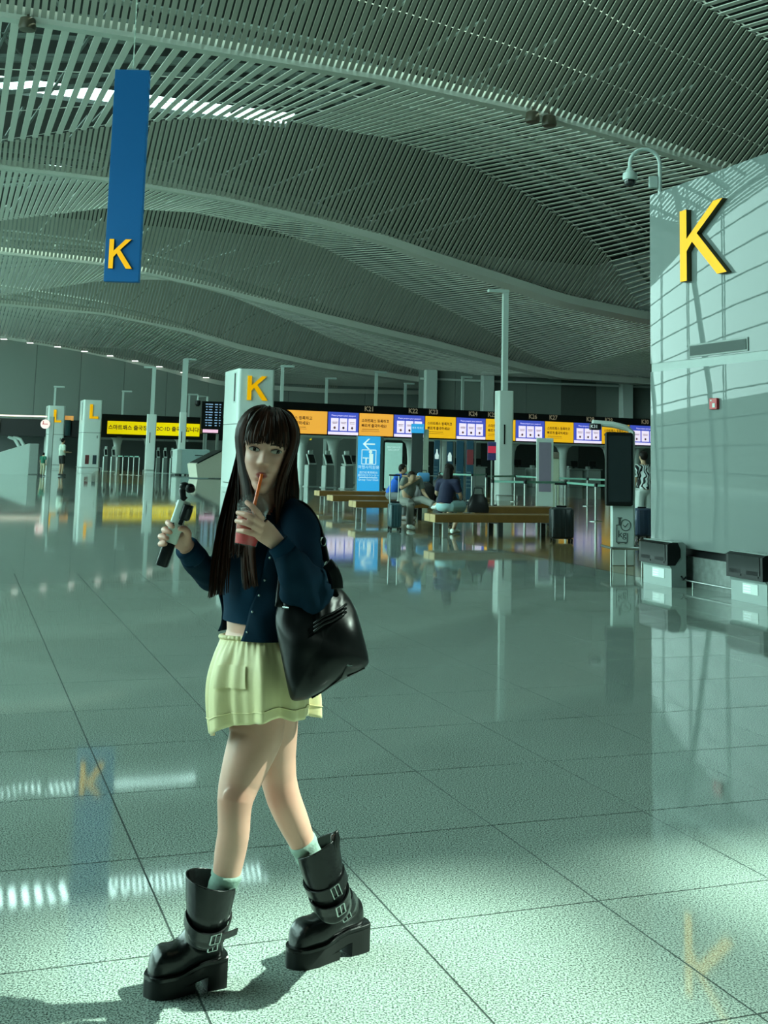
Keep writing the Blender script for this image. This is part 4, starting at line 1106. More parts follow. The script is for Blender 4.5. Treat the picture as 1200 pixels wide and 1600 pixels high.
    if longhair:
        b_ = J['head'] - hd * .06 * s_
        hr.tube([b_ + np.array([0, 0, .05]) * s_, b_ + np.array([0, 0, -.10]) * s_ - hd * .02, b_ + np.array([0, 0, -.25]) * s_ - hd * .035 * s_, b_ + np.array([0, 0, -.36]) * s_ - hd * .03 * s_], [.07 * s_, .075 * s_, .07 * s_, .03 * s_], rx=[.09 * s_, .115 * s_, .12 * s_, .06 * s_], up=hd)
    hm_ = remesh(hr, 'hair', hair or M_hairb, voxel * .8 * s_, 3)
    # keep the hair behind the face
    bm = bmesh.new(); bm.from_mesh(hm_)
    kill = [v for v in bm.verts if (np.array(v.co) - J['head']) @ hd > .045 * s_ and v.co.z < J['head'][2] + .055 * s_]
    bmesh.ops.delete(bm, geom=kill, context='VERTS'); bm.to_mesh(hm_); bm.free()
    link('hair', hm_, t)
    return t
def sit(lean=.1, **kw):
    J = dict(head=(0, -.10 - lean * 1.2, 1.20), neck=(0, -.03 - lean, 1.02), chest=(0, -.02 - lean * .6, .82), pelvis=(0, .03, .52),
             shl=(.19, -.03 - lean, .96), shr=(-.19, -.03 - lean, .96), ell=(.25, -.12 - lean, .70), elr=(-.25, -.12 - lean, .70), wrl=(.14, -.36, .62), wrr=(-.14, -.36, .62),
             hipl=(.10, 0, .50), hipr=(-.10, 0, .50), knl=(.13, -.43, .50), knr=(-.13, -.43, .50), anl=(.13, -.40, .09), anr=(-.13, -.40, .09), tol=(.14, -.52, .045), tor=(-.14, -.52, .045))
    J.update(kw)
    return {k: (v if k[:2] in ('an', 'to') and v[2] < .2 or k == 'face' else (v[0], v[1], v[2] + .05)) for k, v in J.items()}
def stand(**kw):
    J = dict(head=(0, -.02, 1.62), neck=(0, 0, 1.44), chest=(0, 0, 1.22), pelvis=(0, 0, .93), shl=(.19, 0, 1.38), shr=(-.19, 0, 1.38), ell=(.24, .02, 1.10), elr=(-.24, .02, 1.10),
             wrl=(.24, -.06, .86), wrr=(-.24, -.06, .86), hipl=(.10, 0, .90), hipr=(-.10, 0, .90), knl=(.11, -.02, .50), knr=(-.11, -.02, .50), anl=(.11, .02, .10), anr=(-.11, .02, .10), tol=(.13, -.10, .045), tor=(-.13, -.10, .045))
    J.update(kw); return J
def bseat(x, y): p = G(x, y); return p
# woman in navy top and pale skirt on the near bench, her back to the camera's right
person('person', 'sitting person in dark navy top and pale blue skirt with white shoes', G(695, 836) + np.array([.0, .10, 0]), 2.55,
       sit(.06, wrl=(.20, -.32, .80), ell=(.27, -.10, .72), face=(0, -1, 0), anl=(.16, -.32, .09), anr=(-.02, -.30, .09), tol=(.18, -.45, .045), tor=(-.03, -.43, .045)), (.010, .014, .045), (.33, .55, .58), (.75, .85, .82), skirt=True, longhair=True)
person('person', 'sitting person in black with short hair facing the navy banners', G(697, 824) + np.array([.1, .75, 0]), 3.3, sit(.05), (.012, .012, .014), (.03, .035, .04), (.02, .02, .02))
person('person', 'sitting person in grey hunched forward with one foot stretched out', G(632, 826) + np.array([0, .15, 0]), .55,
       sit(.22, head=(-.10, -.40, 1.02), neck=(-.04, -.28, .93), face=(-.3, -1, -.3), knl=(.18, -.42, .56), anl=(.20, -.80, .46), tol=(.22, -.93, .52), wrr=(-.05, -.42, .95), elr=(-.28, -.25, .78), wrl=(.25, -.5, .60)), (.16, .19, .17), (.19, .20, .18), (.70, .78, .75), hair=mat('brown_hair', (.02, .012, .008), .5, spec=.12))
person('person', 'sitting person in a bright blue shirt leaning over the one in grey', G(612, 812) + np.array([0, .25, 0]), 1.0,
       sit(.20, head=(-.02, -.30, 1.14), neck=(0, -.22, 1.00), face=(.3, -1, -.3), wrr=(-.02, -.62, .98), elr=(-.12, -.42, .98), wrl=(.15, -.62, .96), ell=(.24, -.42, .90)), (.008, .10, .50), (.14, .16, .17), (.3, .3, .3))
# standing man and child by the L pillars
pm_ = person('person', 'standing man in pale tee, black shorts and cap before the clock pillar', G(95, 744), 2.3,
       stand(wrl=(.20, -.30, 1.12), wrr=(-.18, -.28, 1.10), face=(0, -1, 0)), (.50, .60, .52), (.010, .012, .012), (.05, .05, .05), shorts=True, scale=1.16, voxel=.022)
person('person', 'standing child in dark green shirt and khaki trousers beside the clock post', G(66, 744), 2.9,
       stand(head=(0, -.02, 1.585)), (.008, .12, .075), (.30, .29, .19), (.05, .05, .05), scale=.72, voxel=.022)
# traveller half hidden behind the pillar
def graffiti():
    m = bpy.data.materials.new('black_white_print'); m.use_nodes = True; nt = m.node_tree; bs = nt.nodes['Principled BSDF']
    tc = nt.nodes.new('ShaderNodeTexCoord'); wv = nt.nodes.new('ShaderNodeTexWave'); wv.inputs['Scale'].default_value = 4.5; wv.inputs['Distortion'].default_value = 9; wv.inputs['Detail'].default_value = 1; wv.inputs['Detail Scale'].default_value = 1.4
    cr = nt.nodes.new('ShaderNodeValToRGB'); cr.color_ramp.interpolation = 'CONSTANT'; cr.color_ramp.elements[0].color = (.01, .012, .015, 1); cr.color_ramp.elements[1].position = .45; cr.color_ramp.elements[1].color = (.72, .80, .80, 1)
    nt.links.new(tc.outputs['Object'], wv.inputs['Vector']); nt.links.new(wv.outputs['Fac'], cr.inputs['Fac']); nt.links.new(cr.outputs['Color'], bs.inputs['Base Color']); bs.inputs['Roughness'].default_value = .8
    return m
person('person', 'standing person in a black and white patterned shirt half behind the K pillar', G(1006, 836), 3.6, stand(), (.5, .5, .5), (.55, .62, .60), (.1, .1, .1), shirt_mat=graffiti())

# ---- their luggage
t = thing('luggage_cart', 'trolley loaded with black bags behind the sitting group', 'trolley', G(672, 803), .3)
MB().box((0, 0, .18), (.9, .5, .05)).build('platform', M_steel, t)
for sx in (-.36, .36):
    for sy in (-.2, .2): MB().cyl((sx - .025, sy, .07), (sx + .025, sy, .07), .07, n=12).build('wheel', M_dark, t)
MB().tube([(-.4, .25, .2), (-.4, .3, 1.0), (.4, .3, 1.0), (.4, .25, .2)], .022, n=8).build('push_bar', M_steel, t)
def soft_bag(mb, c, d): return mb.box(c, d, bev=min(d) * .28)
o = G(672, 803)
for dx, dy, dz, d, nm, lab, c in ((-.17, 0, .21, (.5, .42, .62), 'travel_bag', 'big black travel bag lying on the luggage trolley', (.010, .011, .012)), (.27, 0, .21, (.32, .40, .74), 'travel_bag', 'upright black bag with grab handle on the luggage trolley', (.012, .012, .014)), (-.2, .02, .845, (.34, .1, .24), 'blue_folder', 'light blue folder lying across the trolley bags', (.10, .33, .62))):
    q = o + np.array([dx * math.cos(.3) - dy * math.sin(.3), dx * math.sin(.3) + dy * math.cos(.3), dz])
    b = thing(nm, lab, 'bag' if 'bag' in nm else 'folder', q, .3)
    soft_bag(MB(), (0, 0, d[2] / 2), d).build('bag_body' if 'bag' in nm else 'cover', mat('bag_%s' % lab[:5], c, .5), b, smooth=50)
    MB().tube([(-.09, 0, d[2] - .01), (-.08, 0, d[2] + .06), (.08, 0, d[2] + .06), (.09, 0, d[2] - .01)], .012, n=6).build('handle' if 'bag' in nm else 'clip', M_dark, b)
hb = thing('handbag', 'black slouching handbag on the bench beside the navy clad sitter', 'handbag', G(739, 836) + np.array([.10, .12, .435]), .2)
mb = MB()
mb.loft([[(x * w_ / 2, y * d_ / 2, z) for x, y in ((1, .6), (.6, 1), (-.6, 1), (-1, .6), (-1, -.6), (-.6, -1), (.6, -1), (1, -.6))] for w_, d_, z in ((.40, .22, 0), (.42, .24, .08), (.36, .18, .24), (.22, .06, .36))])
mb.build('bag_body', mat('black_leather_far', (.010, .010, .012), .4), hb, smooth=60)
MB().tube([(-.1, 0, .33), (-.08, 0, .48), (.08, 0, .48), (.1, 0, .33)], .014, n=6).build('strap', M_dark, hb)
suitcase(1003, 842, .42, .28, .55, (.03, .05, .09), 'navy suitcase beside the person in the patterned shirt', .4, .0)
# ================================================================== THE WALKING WOMAN
GB = G(400, 1535); GB[2] = 0
def wp(x, y, D): return at(x, y, D) - GB
PXM = lambda D: D / F
girl = thing('person', 'walking woman in navy cardigan and pale yellow skirt sipping a red drink', 'person', GB, 0)

def skin_mat():
    m = bpy.data.materials.new('skin'); m.use_nodes = True; nt = m.node_tree; bs = nt.nodes['Principled BSDF']; N = nt.nodes.new; L = nt.links.new
    tc = N('ShaderNodeTexCoord'); no = N('ShaderNodeTexNoise'); no.inputs['Scale'].default_value = 22; no.inputs['Detail'].default_value = 4; L(tc.outputs['Object'], no.inputs['Vector'])
    mx = N('ShaderNodeMix'); mx.data_type = 'RGBA'; L(no.outputs['Fac'], mx.inputs[0]); mx.inputs[6].default_value = (.57, .305, .225, 1); mx.inputs[7].default_value = (.64, .36, .275, 1)
    at_ = N('ShaderNodeAttribute'); at_.attribute_name = 'blush'
    sp_ = N('ShaderNodeSeparateColor'); L(at_.outputs['Color'], sp_.inputs['Color'])
    m1 = N('ShaderNodeMix'); m1.data_type = 'RGBA'; L(sp_.outputs[0], m1.inputs[0]); L(mx.outputs[2], m1.inputs[6]); m1.inputs[7].default_value = (.30, .065, .055, 1)
    m2 = N('ShaderNodeMix'); m2.data_type = 'RGBA'; L(sp_.outputs[1], m2.inputs[0]); L(m1.outputs[2], m2.inputs[6]); m2.inputs[7].default_value = (.40, .16, .11, 1)
    L(m2.outputs[2], bs.inputs['Base Color']); bs.inputs['Roughness'].default_value = .42
    bs.inputs['Subsurface Weight'].default_value = .12; bs.inputs['Subsurface Radius'].default_value = (.012, .005, .003); bs.inputs['Subsurface Scale'].default_value = 1.0
    bs.inputs['Specular IOR Level'].default_value = .4
    return m
M_skin = skin_mat()

# ---------------- head frame
HC = wp(415, 709, 3.262)
roll, hyaw, hpit = math.radians(6), math.radians(4), math.radians(-2)
def rotm(ax, a): return np.array(Matrix.Rotation(a, 3, ax))
HR = rotm('Y', roll) @ rotm('Z', hyaw) @ rotm('X', hpit)
def hp(x, y, z): return HC + HR @ np.array([x, y, z])
ZS = [-.112, -.108, -.10, -.088, -.07, -.05, -.03, 0, .03, .06, .085, .10, .108, .112]
WS = [.008, .017, .027, .0365, .047, .0555, .062, .068, .072, .069, .055, .037, .022, .008]
YF = [-.066, -.078, -.084, -.086, -.085, -.085, -.086, -.084, -.089, -.083, -.064, -.043, -.025, -.008]
YB = [-.04, -.03, -.015, .005, .03, .055, .075, .092, .098, .092, .07, .046, .026, .008]
def gs(x, s): return math.exp(-(x / s) ** 2 / 2)
def face_disp(x, z):
    d = 0.0
    t = min(1, max(0, (.014 - z) / .040))
    if -.036 < z < .03:
        hgt = .003 + .016 * t ** 1.4
        if z < -.026: hgt *= max(0, 1 - ((-.026 - z) / .010) ** 2)
        d += hgt * gs(x, .0056 + .0022 * t)
    for s in (-1, 1):
        d += .0060 * gs(x - s * .0100, .0040) * gs(z + .0295, .0042)
        d -= .0085 * gs(x - s * .031, .013) * gs(z - .007, .0095)
        d += .004 * gs(x - s * .040, .017) * gs(z + .028, .018)
        d += .003 * gs(x - s * .030, .016) * gs(z - .024, .007)
    d += .0075 * gs(x, .0125) * gs(z + .0560, .0038) + .0080 * gs(x, .0115) * gs(z + .0668, .0042) - .0045 * gs(x, .011) * gs(z + .0612, .0014)
    d -= .003 * gs(x, .02) * gs(z + .079, .005)
    d += .006 * gs(x, .016) * gs(z + .097, .010)
    d -= .002 * gs(x, .004) * gs(z + .046, .006)
    return d
def face_front(x, z):
    w_ = np.interp(z, ZS, WS); yf = np.interp(z, ZS, YF); c = min(.999, abs(x) / w_)
    return yf * (1 - c ** 2.3) ** (1 / 2.3) - face_disp(x, z)
body = MB()
rings = []
zz_ = np.r_[np.linspace(-.112, -.10, 5), np.linspace(-.097, .05, 74), np.linspace(.055, .112, 16)]
NS = 112
for z in zz_:
    w_, yf, yb_ = (np.interp(z, ZS, q) for q in (WS, YF, YB)); ring = []
    for k in range(NS):
        a_ = 2 * math.pi * k / NS; c, s = math.cos(a_), math.sin(a_)
        p = 2.3
        x = w_ * math.copysign(abs(c) ** (2 / p), c)
        y = (abs(yf) if s < 0 else abs(yb_)) * math.copysign(abs(s) ** (2 / p), s)
        if yb_ < 0 and s >= 0: y = yb_ * abs(s) ** (2 / p)
        if s < 0: y -= face_disp(x, z) * min(1, -s * 1.5)
        ring.append(hp(x, y, z))
    rings.append(ring)
body.loft(rings)
# neck and hidden trunk
body.tube([hp(0, .01, -.07), wp(419, 785, 3.30), wp(421, 803, 3.32)], [.046, .047, .060], n=16)
TOR = [(797, 421, 3.32, 40, .105, .058), (808, 420, 3.315, 41, .140, .068), (830, 418, 3.31, 42, .155, .085), (865, 413, 3.30, 45, .150, .104), (900, 409, 3.30, 48, .136, .098), (940, 405, 3.30, 52, .118, .086), (985, 404, 3.30, 55, .116, .084), (1015, 406, 3.30, 60, .142, .105), (1060, 408, 3.30, 62, .150, .115), (1095, 408, 3.30, 62, .12, .10)]
def trow(y):
    ys = [r[0] for r in TOR]; return [float(np.interp(y, ys, [r[i] for r in TOR])) for i in range(1, 6)]
def tring(y, add=0.0, a0=0, a1=360, n=48, drop=0.0, fn=None):
    cx, D, th, a, b = trow(y); th = math.radians(th)
    Fd = np.array([-math.sin(th), -math.cos(th), 0]); Ld = np.array([math.cos(th), -math.sin(th), 0]); c = wp(cx, y, D)
    out = []
    for k in range(n):
        al = math.radians(a0 + (a1 - a0) * k / (n if a1 - a0 >= 360 else n - 1)); e = add + (fn(al, y) if fn else 0)
        out.append(c + Ld * (a + e) * math.cos(al) - Fd * (b + e) * math.sin(al) + np.array([0, 0, drop]))
    return out
body.loft([tring(y, -.004) for y in (797, 808, 830, 850, 865, 900, 940, 965, 985, 1000, 1015, 1060, 1095)])
# legs
FL = [(1085, 404, 3.29, .080), (1150, 400, 3.27, .074), (1200, 382, 3.24, .062), (1230, 372, 3.225, .054), (1250, 367.5, 3.21, .048), (1268, 366, 3.21, .044), (1300, 365.5, 3.215, .0425), (1330, 360, 3.225, .0425), (1372, 353, 3.23, .036), (1390, 345, 3.23, .033), (1415, 335, 3.228, .030), (1450, 326, 3.225, .028)]
BL = [(1085, 424, 3.33, .078), (1150, 428, 3.35, .066), (1185, 431, 3.36, .056), (1220, 436, 3.37, .049), (1245, 442.5, 3.375, .0475), (1262, 449, 3.385, .046), (1285, 459, 3.40, .0435), (1310, 470, 3.415, .037), (1340, 484, 3.43, .033), (1380, 503, 3.43, .029), (1420, 516, 3.43, .028)]
for LG in (FL, BL):
    ys = [q[0] for q in LG]; P, R = [], []
    for y in np.linspace(ys[0], ys[-1], 34):
        P.append(wp(np.interp(y, ys, [q[1] for q in LG]), y, np.interp(y, ys, [q[2] for q in LG]))); R.append(float(np.interp(y, ys, [q[3] for q in LG])))
    R = list(np.convolve(np.r_[R[0], R, R[-1]], [.25, .5, .25], 'valid'))
    body.tube(P, R, n=56)
for (x, y, D) in ((362, 1247, 3.17), (434, 1240, 3.335)): ell(body, wp(x, y, D + .006), (.024, .010, .028), 20, 13)   # kneecaps
# arms inside the sleeves
ARM_L = [(470, 815, 3.24), (482, 870, 3.19), (486, 925, 3.15), (470, 893, 3.10), (436, 852, 3.065)]
ARM_R = [(374, 825, 3.40), (354, 868, 3.43), (333, 903, 3.43), (312, 882, 3.38), (291, 853, 3.30)]
for AR, r in ((ARM_L, (.042, .040, .034, .032, .024)), (ARM_R, (.042, .040, .034, .032, .023))):
    body.tube([wp(*q) for q in AR], list(r), n=14)
# hands
def finger(pts, r=(.0088, .0086, .0080, .0066), n=10):
    P = [wp(*q) for q in pts]
    Q = [P[0]]
    for i in range(len(P) - 1):
        Q += [P[i] * .5 + P[i + 1] * .5, P[i + 1]]
    # round the bends
    S = [Q[0]]
    for i in range(1, len(Q) - 1): S.append(Q[i] * .7 + (Q[i - 1] + Q[i + 1]) * .15)
    S.append(Q[-1]); rr = np.interp(np.linspace(0, 1, len(S)), np.linspace(0, 1, len(r)), r)
    body.tube(S, list(rr), n=n); ell(body, S[-1], (rr[-1],) * 3, 8, 5)
def palm(p0, p1, wide0, wide1, th):
    a, b = wp(*p0), wp(*p1); P = [a + (b - a) * t for t in np.linspace(0, 1, 7)]
    body.tube(P, [th * q for q in (.75, .95, 1.05, 1.1, 1.1, 1.05, 1)], n=16, rx=list(np.interp(np.linspace(0, 1, 7), [0, .3, 1], [wide0, wide0 * 1.02, wide1])), up=(0, 1, 0))
palm((406, 824, 3.045), (437, 852, 3.065), .0285, .021, .0125)
finger([(410, 812, 3.048), (402, 800, 3.030), (393, 790, 3.028), (385.5, 785, 3.036)])
finger([(409, 819, 3.040), (396, 809, 3.018), (384, 804, 3.022), (371.5, 801, 3.045)])
finger([(407, 828, 3.040), (393, 820, 3.018), (381, 816, 3.022), (369.5, 814, 3.048)])
finger([(405, 836, 3.044), (392, 833, 3.024), (382, 830, 3.026), (371.5, 829, 3.048)], (.0080, .0078, .0072, .006))
finger([(424, 838, 3.075), (410, 826, 3.115), (396, 815, 3.128)], (.011, .0105, .0085))
palm((279, 838, 3.272), (292, 855, 3.30), .030, .021, .014)
for (mx, my), (kx, ky), (fx, fy) in (((282, 824), (261, 816), (270, 823)), ((279, 832), (254.5, 827), (266.5, 832)), ((275, 841), (249, 838), (261.5, 841)), ((271, 850), (249.5, 850), (258.5, 850))):
    finger([(mx, my, 3.283), ((mx + kx) / 2 + 1, (my + ky) / 2 - .5, 3.287), (kx, ky, 3.262), ((kx + fx) / 2 + .5, (ky + fy) / 2, 3.231), (fx, fy, 3.226)], (.0090, .0088, .0086, .0078, .0064))
finger([(291, 848, 3.285), (294, 833, 3.262), (289, 826, 3.242), (281, 826, 3.228)], (.012, .0115, .0100, .0075))
bme = remesh(body, 'body', M_skin, .0024, 3)
# lips, cheeks and knees are redder skin
col = bme.attributes.new('blush', 'FLOAT_COLOR', 'POINT')
n_ = len(bme.vertices); co = np.empty(n_ * 3); bme.vertices.foreach_get('co', co); co = co.reshape(-1, 3)
loc_ = (co - HC) @ HR
x, y, z = loc_.T
front = (y < -.06).astype(float)
mw = .0170
lip = front * np.clip(1.5 - 1.5 * ((x / mw) ** 2 + ((z + .0612) / .0098) ** 2) ** 2, 0, 1)
blu = front * .35 * np.maximum(np.exp(-(((x - .038) / .014) ** 2 + ((z + .026) / .012) ** 2)), np.exp(-(((x + .038) / .014) ** 2 + ((z + .026) / .012) ** 2)))
for (qx, qy, qD, am) in ((362, 1250, 3.18, .55), (436, 1244, 3.34, .55)):
    d2 = ((co - wp(qx, qy, qD)) ** 2).sum(1); blu = np.maximum(blu, am * np.exp(-d2 / .0016))
buf = np.zeros((n_, 4), np.float32); buf[:, 0] = lip; buf[:, 1] = blu; buf[:, 3] = 1
col.data.foreach_set('color', buf.ravel())
link('body', bme, girl)

# ---------------- eyes
M_sclera = mat('eye_white', (.33, .29, .25), .3); M_iris = mat('iris_brown', (.035, .018, .010), .1, spec=.8); M_lash = mat('lash', (.010, .008, .007), .5)
M_pupil = mat('pupil', (.004, .004, .004), .05, spec=1.0)  # near-black glossy pupil disc
for s in (-1, 1):
    ex, ez = s * .0305, .006
    def almond(k, sx=1.0, sz=1.0):
        t = k; u = math.cos(t); v = math.sin(t)
        return ex + .0145 * sx * u, ez + (.0060 if v > 0 else .0046) * sz * v * (1 - .15 * u * u) + s * .0012 * u
    mb = MB(); rg = []
    for sc3 in (1, .85, .6, .3, .02):
        rg.append([hp(px_, face_front(px_, pz_) - .0030 - .0022 * (1 - sc3 ** 2), pz_) for px_, pz_ in ((ex + (q[0] - ex) * sc3, ez + (q[1] - ez) * sc3) for q in (almond(2 * math.pi * k / 28) for k in range(28)))])
    mb.loft(rg, caps=False)
    eye = mb.build('eye', M_sclera, girl, smooth='all')
    ix, iz = ex + .0030, ez + .0012
    dd = lambda r, off: [hp(ix + r * math.cos(2 * math.pi * k / 24), face_front(ix, iz) - off, np.clip(iz + r * math.sin(2 * math.pi * k / 24), ez - .0042, ez + .0054)) for k in range(24)]
    MB().loft([dd(.0068, .0050), dd(.0056, .0056), dd(.0005, .0058)], caps=False).build('iris', M_iris, eye, smooth='all')
    MB().loft([dd(.0030, .0060), dd(.0004, .0061)], caps=False).build('pupil', M_pupil, eye)
    P = [hp(px_, face_front(px_, pz_) - .0046, pz_) for px_, pz_ in (almond(math.pi * k / 14, 1.06, 1.10) for k in range(0, 15))]
    MB().tube(P, [.0005 + .0008 * math.sin(math.pi * k / 14) for k in range(15)], n=6).build('upper_lash', M_lash, eye)
    P = [hp(px_, face_front(px_, pz_) - .0032, pz_) for px_, pz_ in (almond(math.pi + math.pi * k / 10, 1.02, 1.05) for k in range(0, 11))]
    MB().tube(P, .00022, n=5).build('lower_lash', M_lash, eye)
    P = [hp(ex + u * .017, face_front(ex + u * .017, .0235) - .0016, .0225 + .002 * (1 - u * u)) for u in np.linspace(-1, 1, 9)]
    MB().tube(P, [.0008, .0018, .0022, .0024, .0024, .0022, .002, .0014, .0006], n=6).build('eyebrow', mat('brow', (.03, .02, .014), .7), girl)

# ---------------- hair
def hair_mat():
    m = bpy.data.materials.new('dark_brown_hair'); m.use_nodes = True; nt = m.node_tree; bs = nt.nodes['Principled BSDF']; N = nt.nodes.new; L = nt.links.new
    oi = N('ShaderNodeNewGeometry'); wn = N('ShaderNodeTexWhiteNoise'); wn.noise_dimensions = '1D'; L(oi.outputs['Random Per Island'], wn.inputs['W'])
    mx = N('ShaderNodeMix'); mx.data_type = 'RGBA'; L(wn.outputs['Value'], mx.inputs[0]); mx.inputs[6].default_value = (.005, .0026, .0016, 1); mx.inputs[7].default_value = (.034, .0105, .005, 1)
    L(mx.outputs[2], bs.inputs['Base Color']); bs.inputs['Roughness'].default_value = .40; bs.inputs['Specular IOR Level'].default_value = .12
    return m
M_hair = hair_mat()
rng = random.Random(3)
def scalp(phi, el, add=.012):
    """point on the enlarged skull; phi: 0 = face, + to image right; el: 0 equator .. 90 crown"""
    z = .112 * math.sin(math.radians(el)); w_, yf, yb_ = (np.interp(z, ZS, q) for q in (WS, YF, YB)); c = math.cos(math.radians(phi)); s = math.sin(math.radians(phi))
    x = (w_ + add) * s; y = -((abs(yf) if c > 0 else abs(yb_)) + add) * c
    return np.array([x, y, z + add * math.sin(math.radians(el)) * .9])
cap = MB()
cr = []
for el in (2, 14, 26, 38, 50, 62, 74, 84, 89):
    row = []
    for k in range(48):
        phi = 360 * k / 48 - 180
        e2 = el
        if abs(phi) < 58: e2 = max(el, 46 - 0 * abs(phi))          # hairline over the brow
        row.append(HC + HR @ scalp(phi, e2, .009))
    cr.append(row)
cap.loft(cr); capo = cap
hair = MB()
def lock(pts, w0=.009, th=.0034, n=6):
    P = [np.array(p) for p in pts]
    # resample as a smooth curve
    T = np.linspace(0, 1, len(P)); K = np.linspace(0, 1, 22)
    A_ = np.array(P); C = np.stack([np.interp(K, T, A_[:, i]) for i in range(3)], 1)
    for _ in range(5): C[1:-1] = C[1:-1] * .5 + (C[:-2] + C[2:]) * .25
    wv = [w0 * (.55 + .45 * math.sin(math.pi * min(1, k * 1.6 + .15) / 1.3)) if k < .75 else w0 * max(.10, (1 - k) / .25 * .8 + .1) for k in K]
    cen = C.mean(0)
    d = C[len(C) // 2] - HC; d[2] = 0
    hair.tube(C, [max(.0006, th * w / w0) for w in wv], n=n, rx=wv, up=d if np.linalg.norm(d) > .01 else None)
jit = lambda s: np.array([rng.uniform(-s, s), rng.uniform(-s, s), rng.uniform(-s, s)])
# bangs
for i in range(58):
    f = -1 + 2 * i / 57; xx = f * .060
    ztip = .020 + .006 * rng.random() - .012 * abs(f) ** 3
    if (-.30 < f < -.04 or .14 < f < .42) and i % 3: ztip += .018
    gap = math.exp(-((f - .22) / .04) ** 2)
    if gap > .55: continue
    r0 = np.array([f * .020, -.040 + .01 * rng.random(), .128])
    p1 = np.array([f * .040, -.080, .108]); p2 = np.array([f * .056, -.098 + .012 * abs(f), .070])
    zt_ = ztip; p3 = np.array([xx, face_front(np.clip(xx, -.06, .06), .04) - .010, .042]); p4 = np.array([xx * 1.0 + rng.uniform(-.003, .003), face_front(np.clip(xx, -.06, .06), zt_) - .010, zt_])
    lock([HC + HR @ (q + jit(.0015)) for q in (r0, p1, p2, p3, p4)], .0058, .0022)
# falls: (phi range, list of px targets with depth)
def fall(phi, wpts, w0=.0155, el0=76):
    p = [scalp(phi * .55, 86, .017), scalp(phi * .75, 72, .018), scalp(phi * .88, 58, .018), scalp(phi * .96, 42, .0175), scalp(phi, 26, .016), scalp(phi, 6, .014)]
    P = [HC + HR @ (q + jit(.002)) for q in p]
    P += [wp(*q) + jit(.004) for q in wpts]
    lock(P, w0 * rng.uniform(.7, 1.15))
lerp = lambda a, b, t: tuple(a[i] + (b[i] - a[i]) * t for i in range(3))
# image-left curtain, in front of the shoulder
for i in range(96):
    t = i / 95; t2 = t + rng.uniform(-.03, .03)
    phi = -62 - 68 * t
    a = lerp((393, 752, 3.20), (364, 752, 3.30), t2); b = lerp((396, 800, 3.175), (349, 800, 3.27), t2); c = lerp((391, 850, 3.155), (338, 850, 3.235), t2); d = lerp((398, 890, 3.155), (330, 893, 3.225), t2)
    e = lerp((402, 916, 3.16), (325, 934, 3.23), t2)
    if .30 < t < .62: e = lerp(d, e, rng.uniform(-1.6, -.4)); d = lerp(c, d, .55); e = lerp(d, (e[0], max(e[1], 850), e[2]), .4)
    fall(phi, [a, b, c, d, e])
# behind the neck
for i in range(40):
    t = i / 39; phi = 130 + 100 * t
    a = lerp((452, 752, 3.34), (372, 752, 3.36), t); b = lerp((456, 790, 3.37), (368, 795, 3.40), t); c = lerp((452, 830, 3.40), (362, 850, 3.42), t)
    fall(phi, [a, b, c], .013)
# image-right curtain, tucked behind the shoulder
for i in range(84):
    t = i / 83; t2 = t + rng.uniform(-.03, .03)
    phi = 60 + 72 * t
    a = lerp((438, 745, 3.19), (459, 742, 3.30), t2); b = lerp((432, 777, 3.19), (463, 770, 3.30), t2); c = lerp((434, 806, 3.205), (462, 796, 3.31), t2)
    d = lerp((430, 838, 3.20), (455, 815, 3.30), t2) if t < .62 else lerp((462, 800, 3.29), (470, 782, 3.34), rng.random())
    fall(phi, [a, b, c, d])
for i in range(14):                                     # crown locks fill the parting
    phi = -180 + 360 * i / 14
    lock([HC + HR @ (scalp(phi, e, .0165) + jit(.001)) for e in (88, 74, 58, 42)], .014)
hair_o = hair.build('hair', M_hair, girl, smooth='all', kind='stuff')
link('hair_cap', capo.mesh('hair_cap', M_hair, 'all'), girl)

# ---------------- knit top and cardigan
def cloth(name, col, rough=.85, bump=.12, bs_=420.0, sheen=.0): return mat(name, col, rough, var=.15, scale=30, bump=bump, bscale=bs_, sheen=sheen, spec=.12)
M_top = cloth('navy_knit', (.0028, .024, .050)); M_card = cloth('dark_navy_cardigan', (.0024, .017, .034))
def ribs(al, y): return .0012 * math.sin(46 * al) + .002 * math.sin(3 * al + y * .06)
mb = MB(); ys = np.r_[802, 812, np.linspace(825, 969, 16)]
mb.loft([tring(y, .004 + .002 * math.sin(y * .13), n=96, fn=ribs) for y in ys], caps=False)
top_ = mb.build('knit_top', M_top, girl, smooth='all')
mb = MB(); ys = np.r_[798, 806, np.linspace(820, 992, 18)]
def fold(al, y): return .004 * math.sin(5 * al + y * .05) + .003 * math.sin(9 * al - y * .09) + .006 * max(0, (y - 900) / 90)
outer = [tring(y, .014, -52 + 6 * math.sin(y * .03), 222, n=70, fn=fold) for y in ys]
inner = [tring(y, .009, -52 + 6 * math.sin(y * .03), 222, n=70, fn=fold) for y in ys]
mb.loft([list(o_) + list(i_)[::-1] for o_, i_ in zip(outer, inner)], caps=False)
card = mb.build('cardigan', M_card, girl, smooth='all')
M_btn = mat('button', (.35, .42, .42), .2, metal=.5)
for y in (864, 898, 922, 947, 978):
    p = tring(y, .017, -47 + 6 * math.sin(y * .03), 222, n=70, fn=fold)[0]
    ell(MB(), p, (.0032, .002, .0032), 10, 6).build('button', M_btn, card, smooth='all')
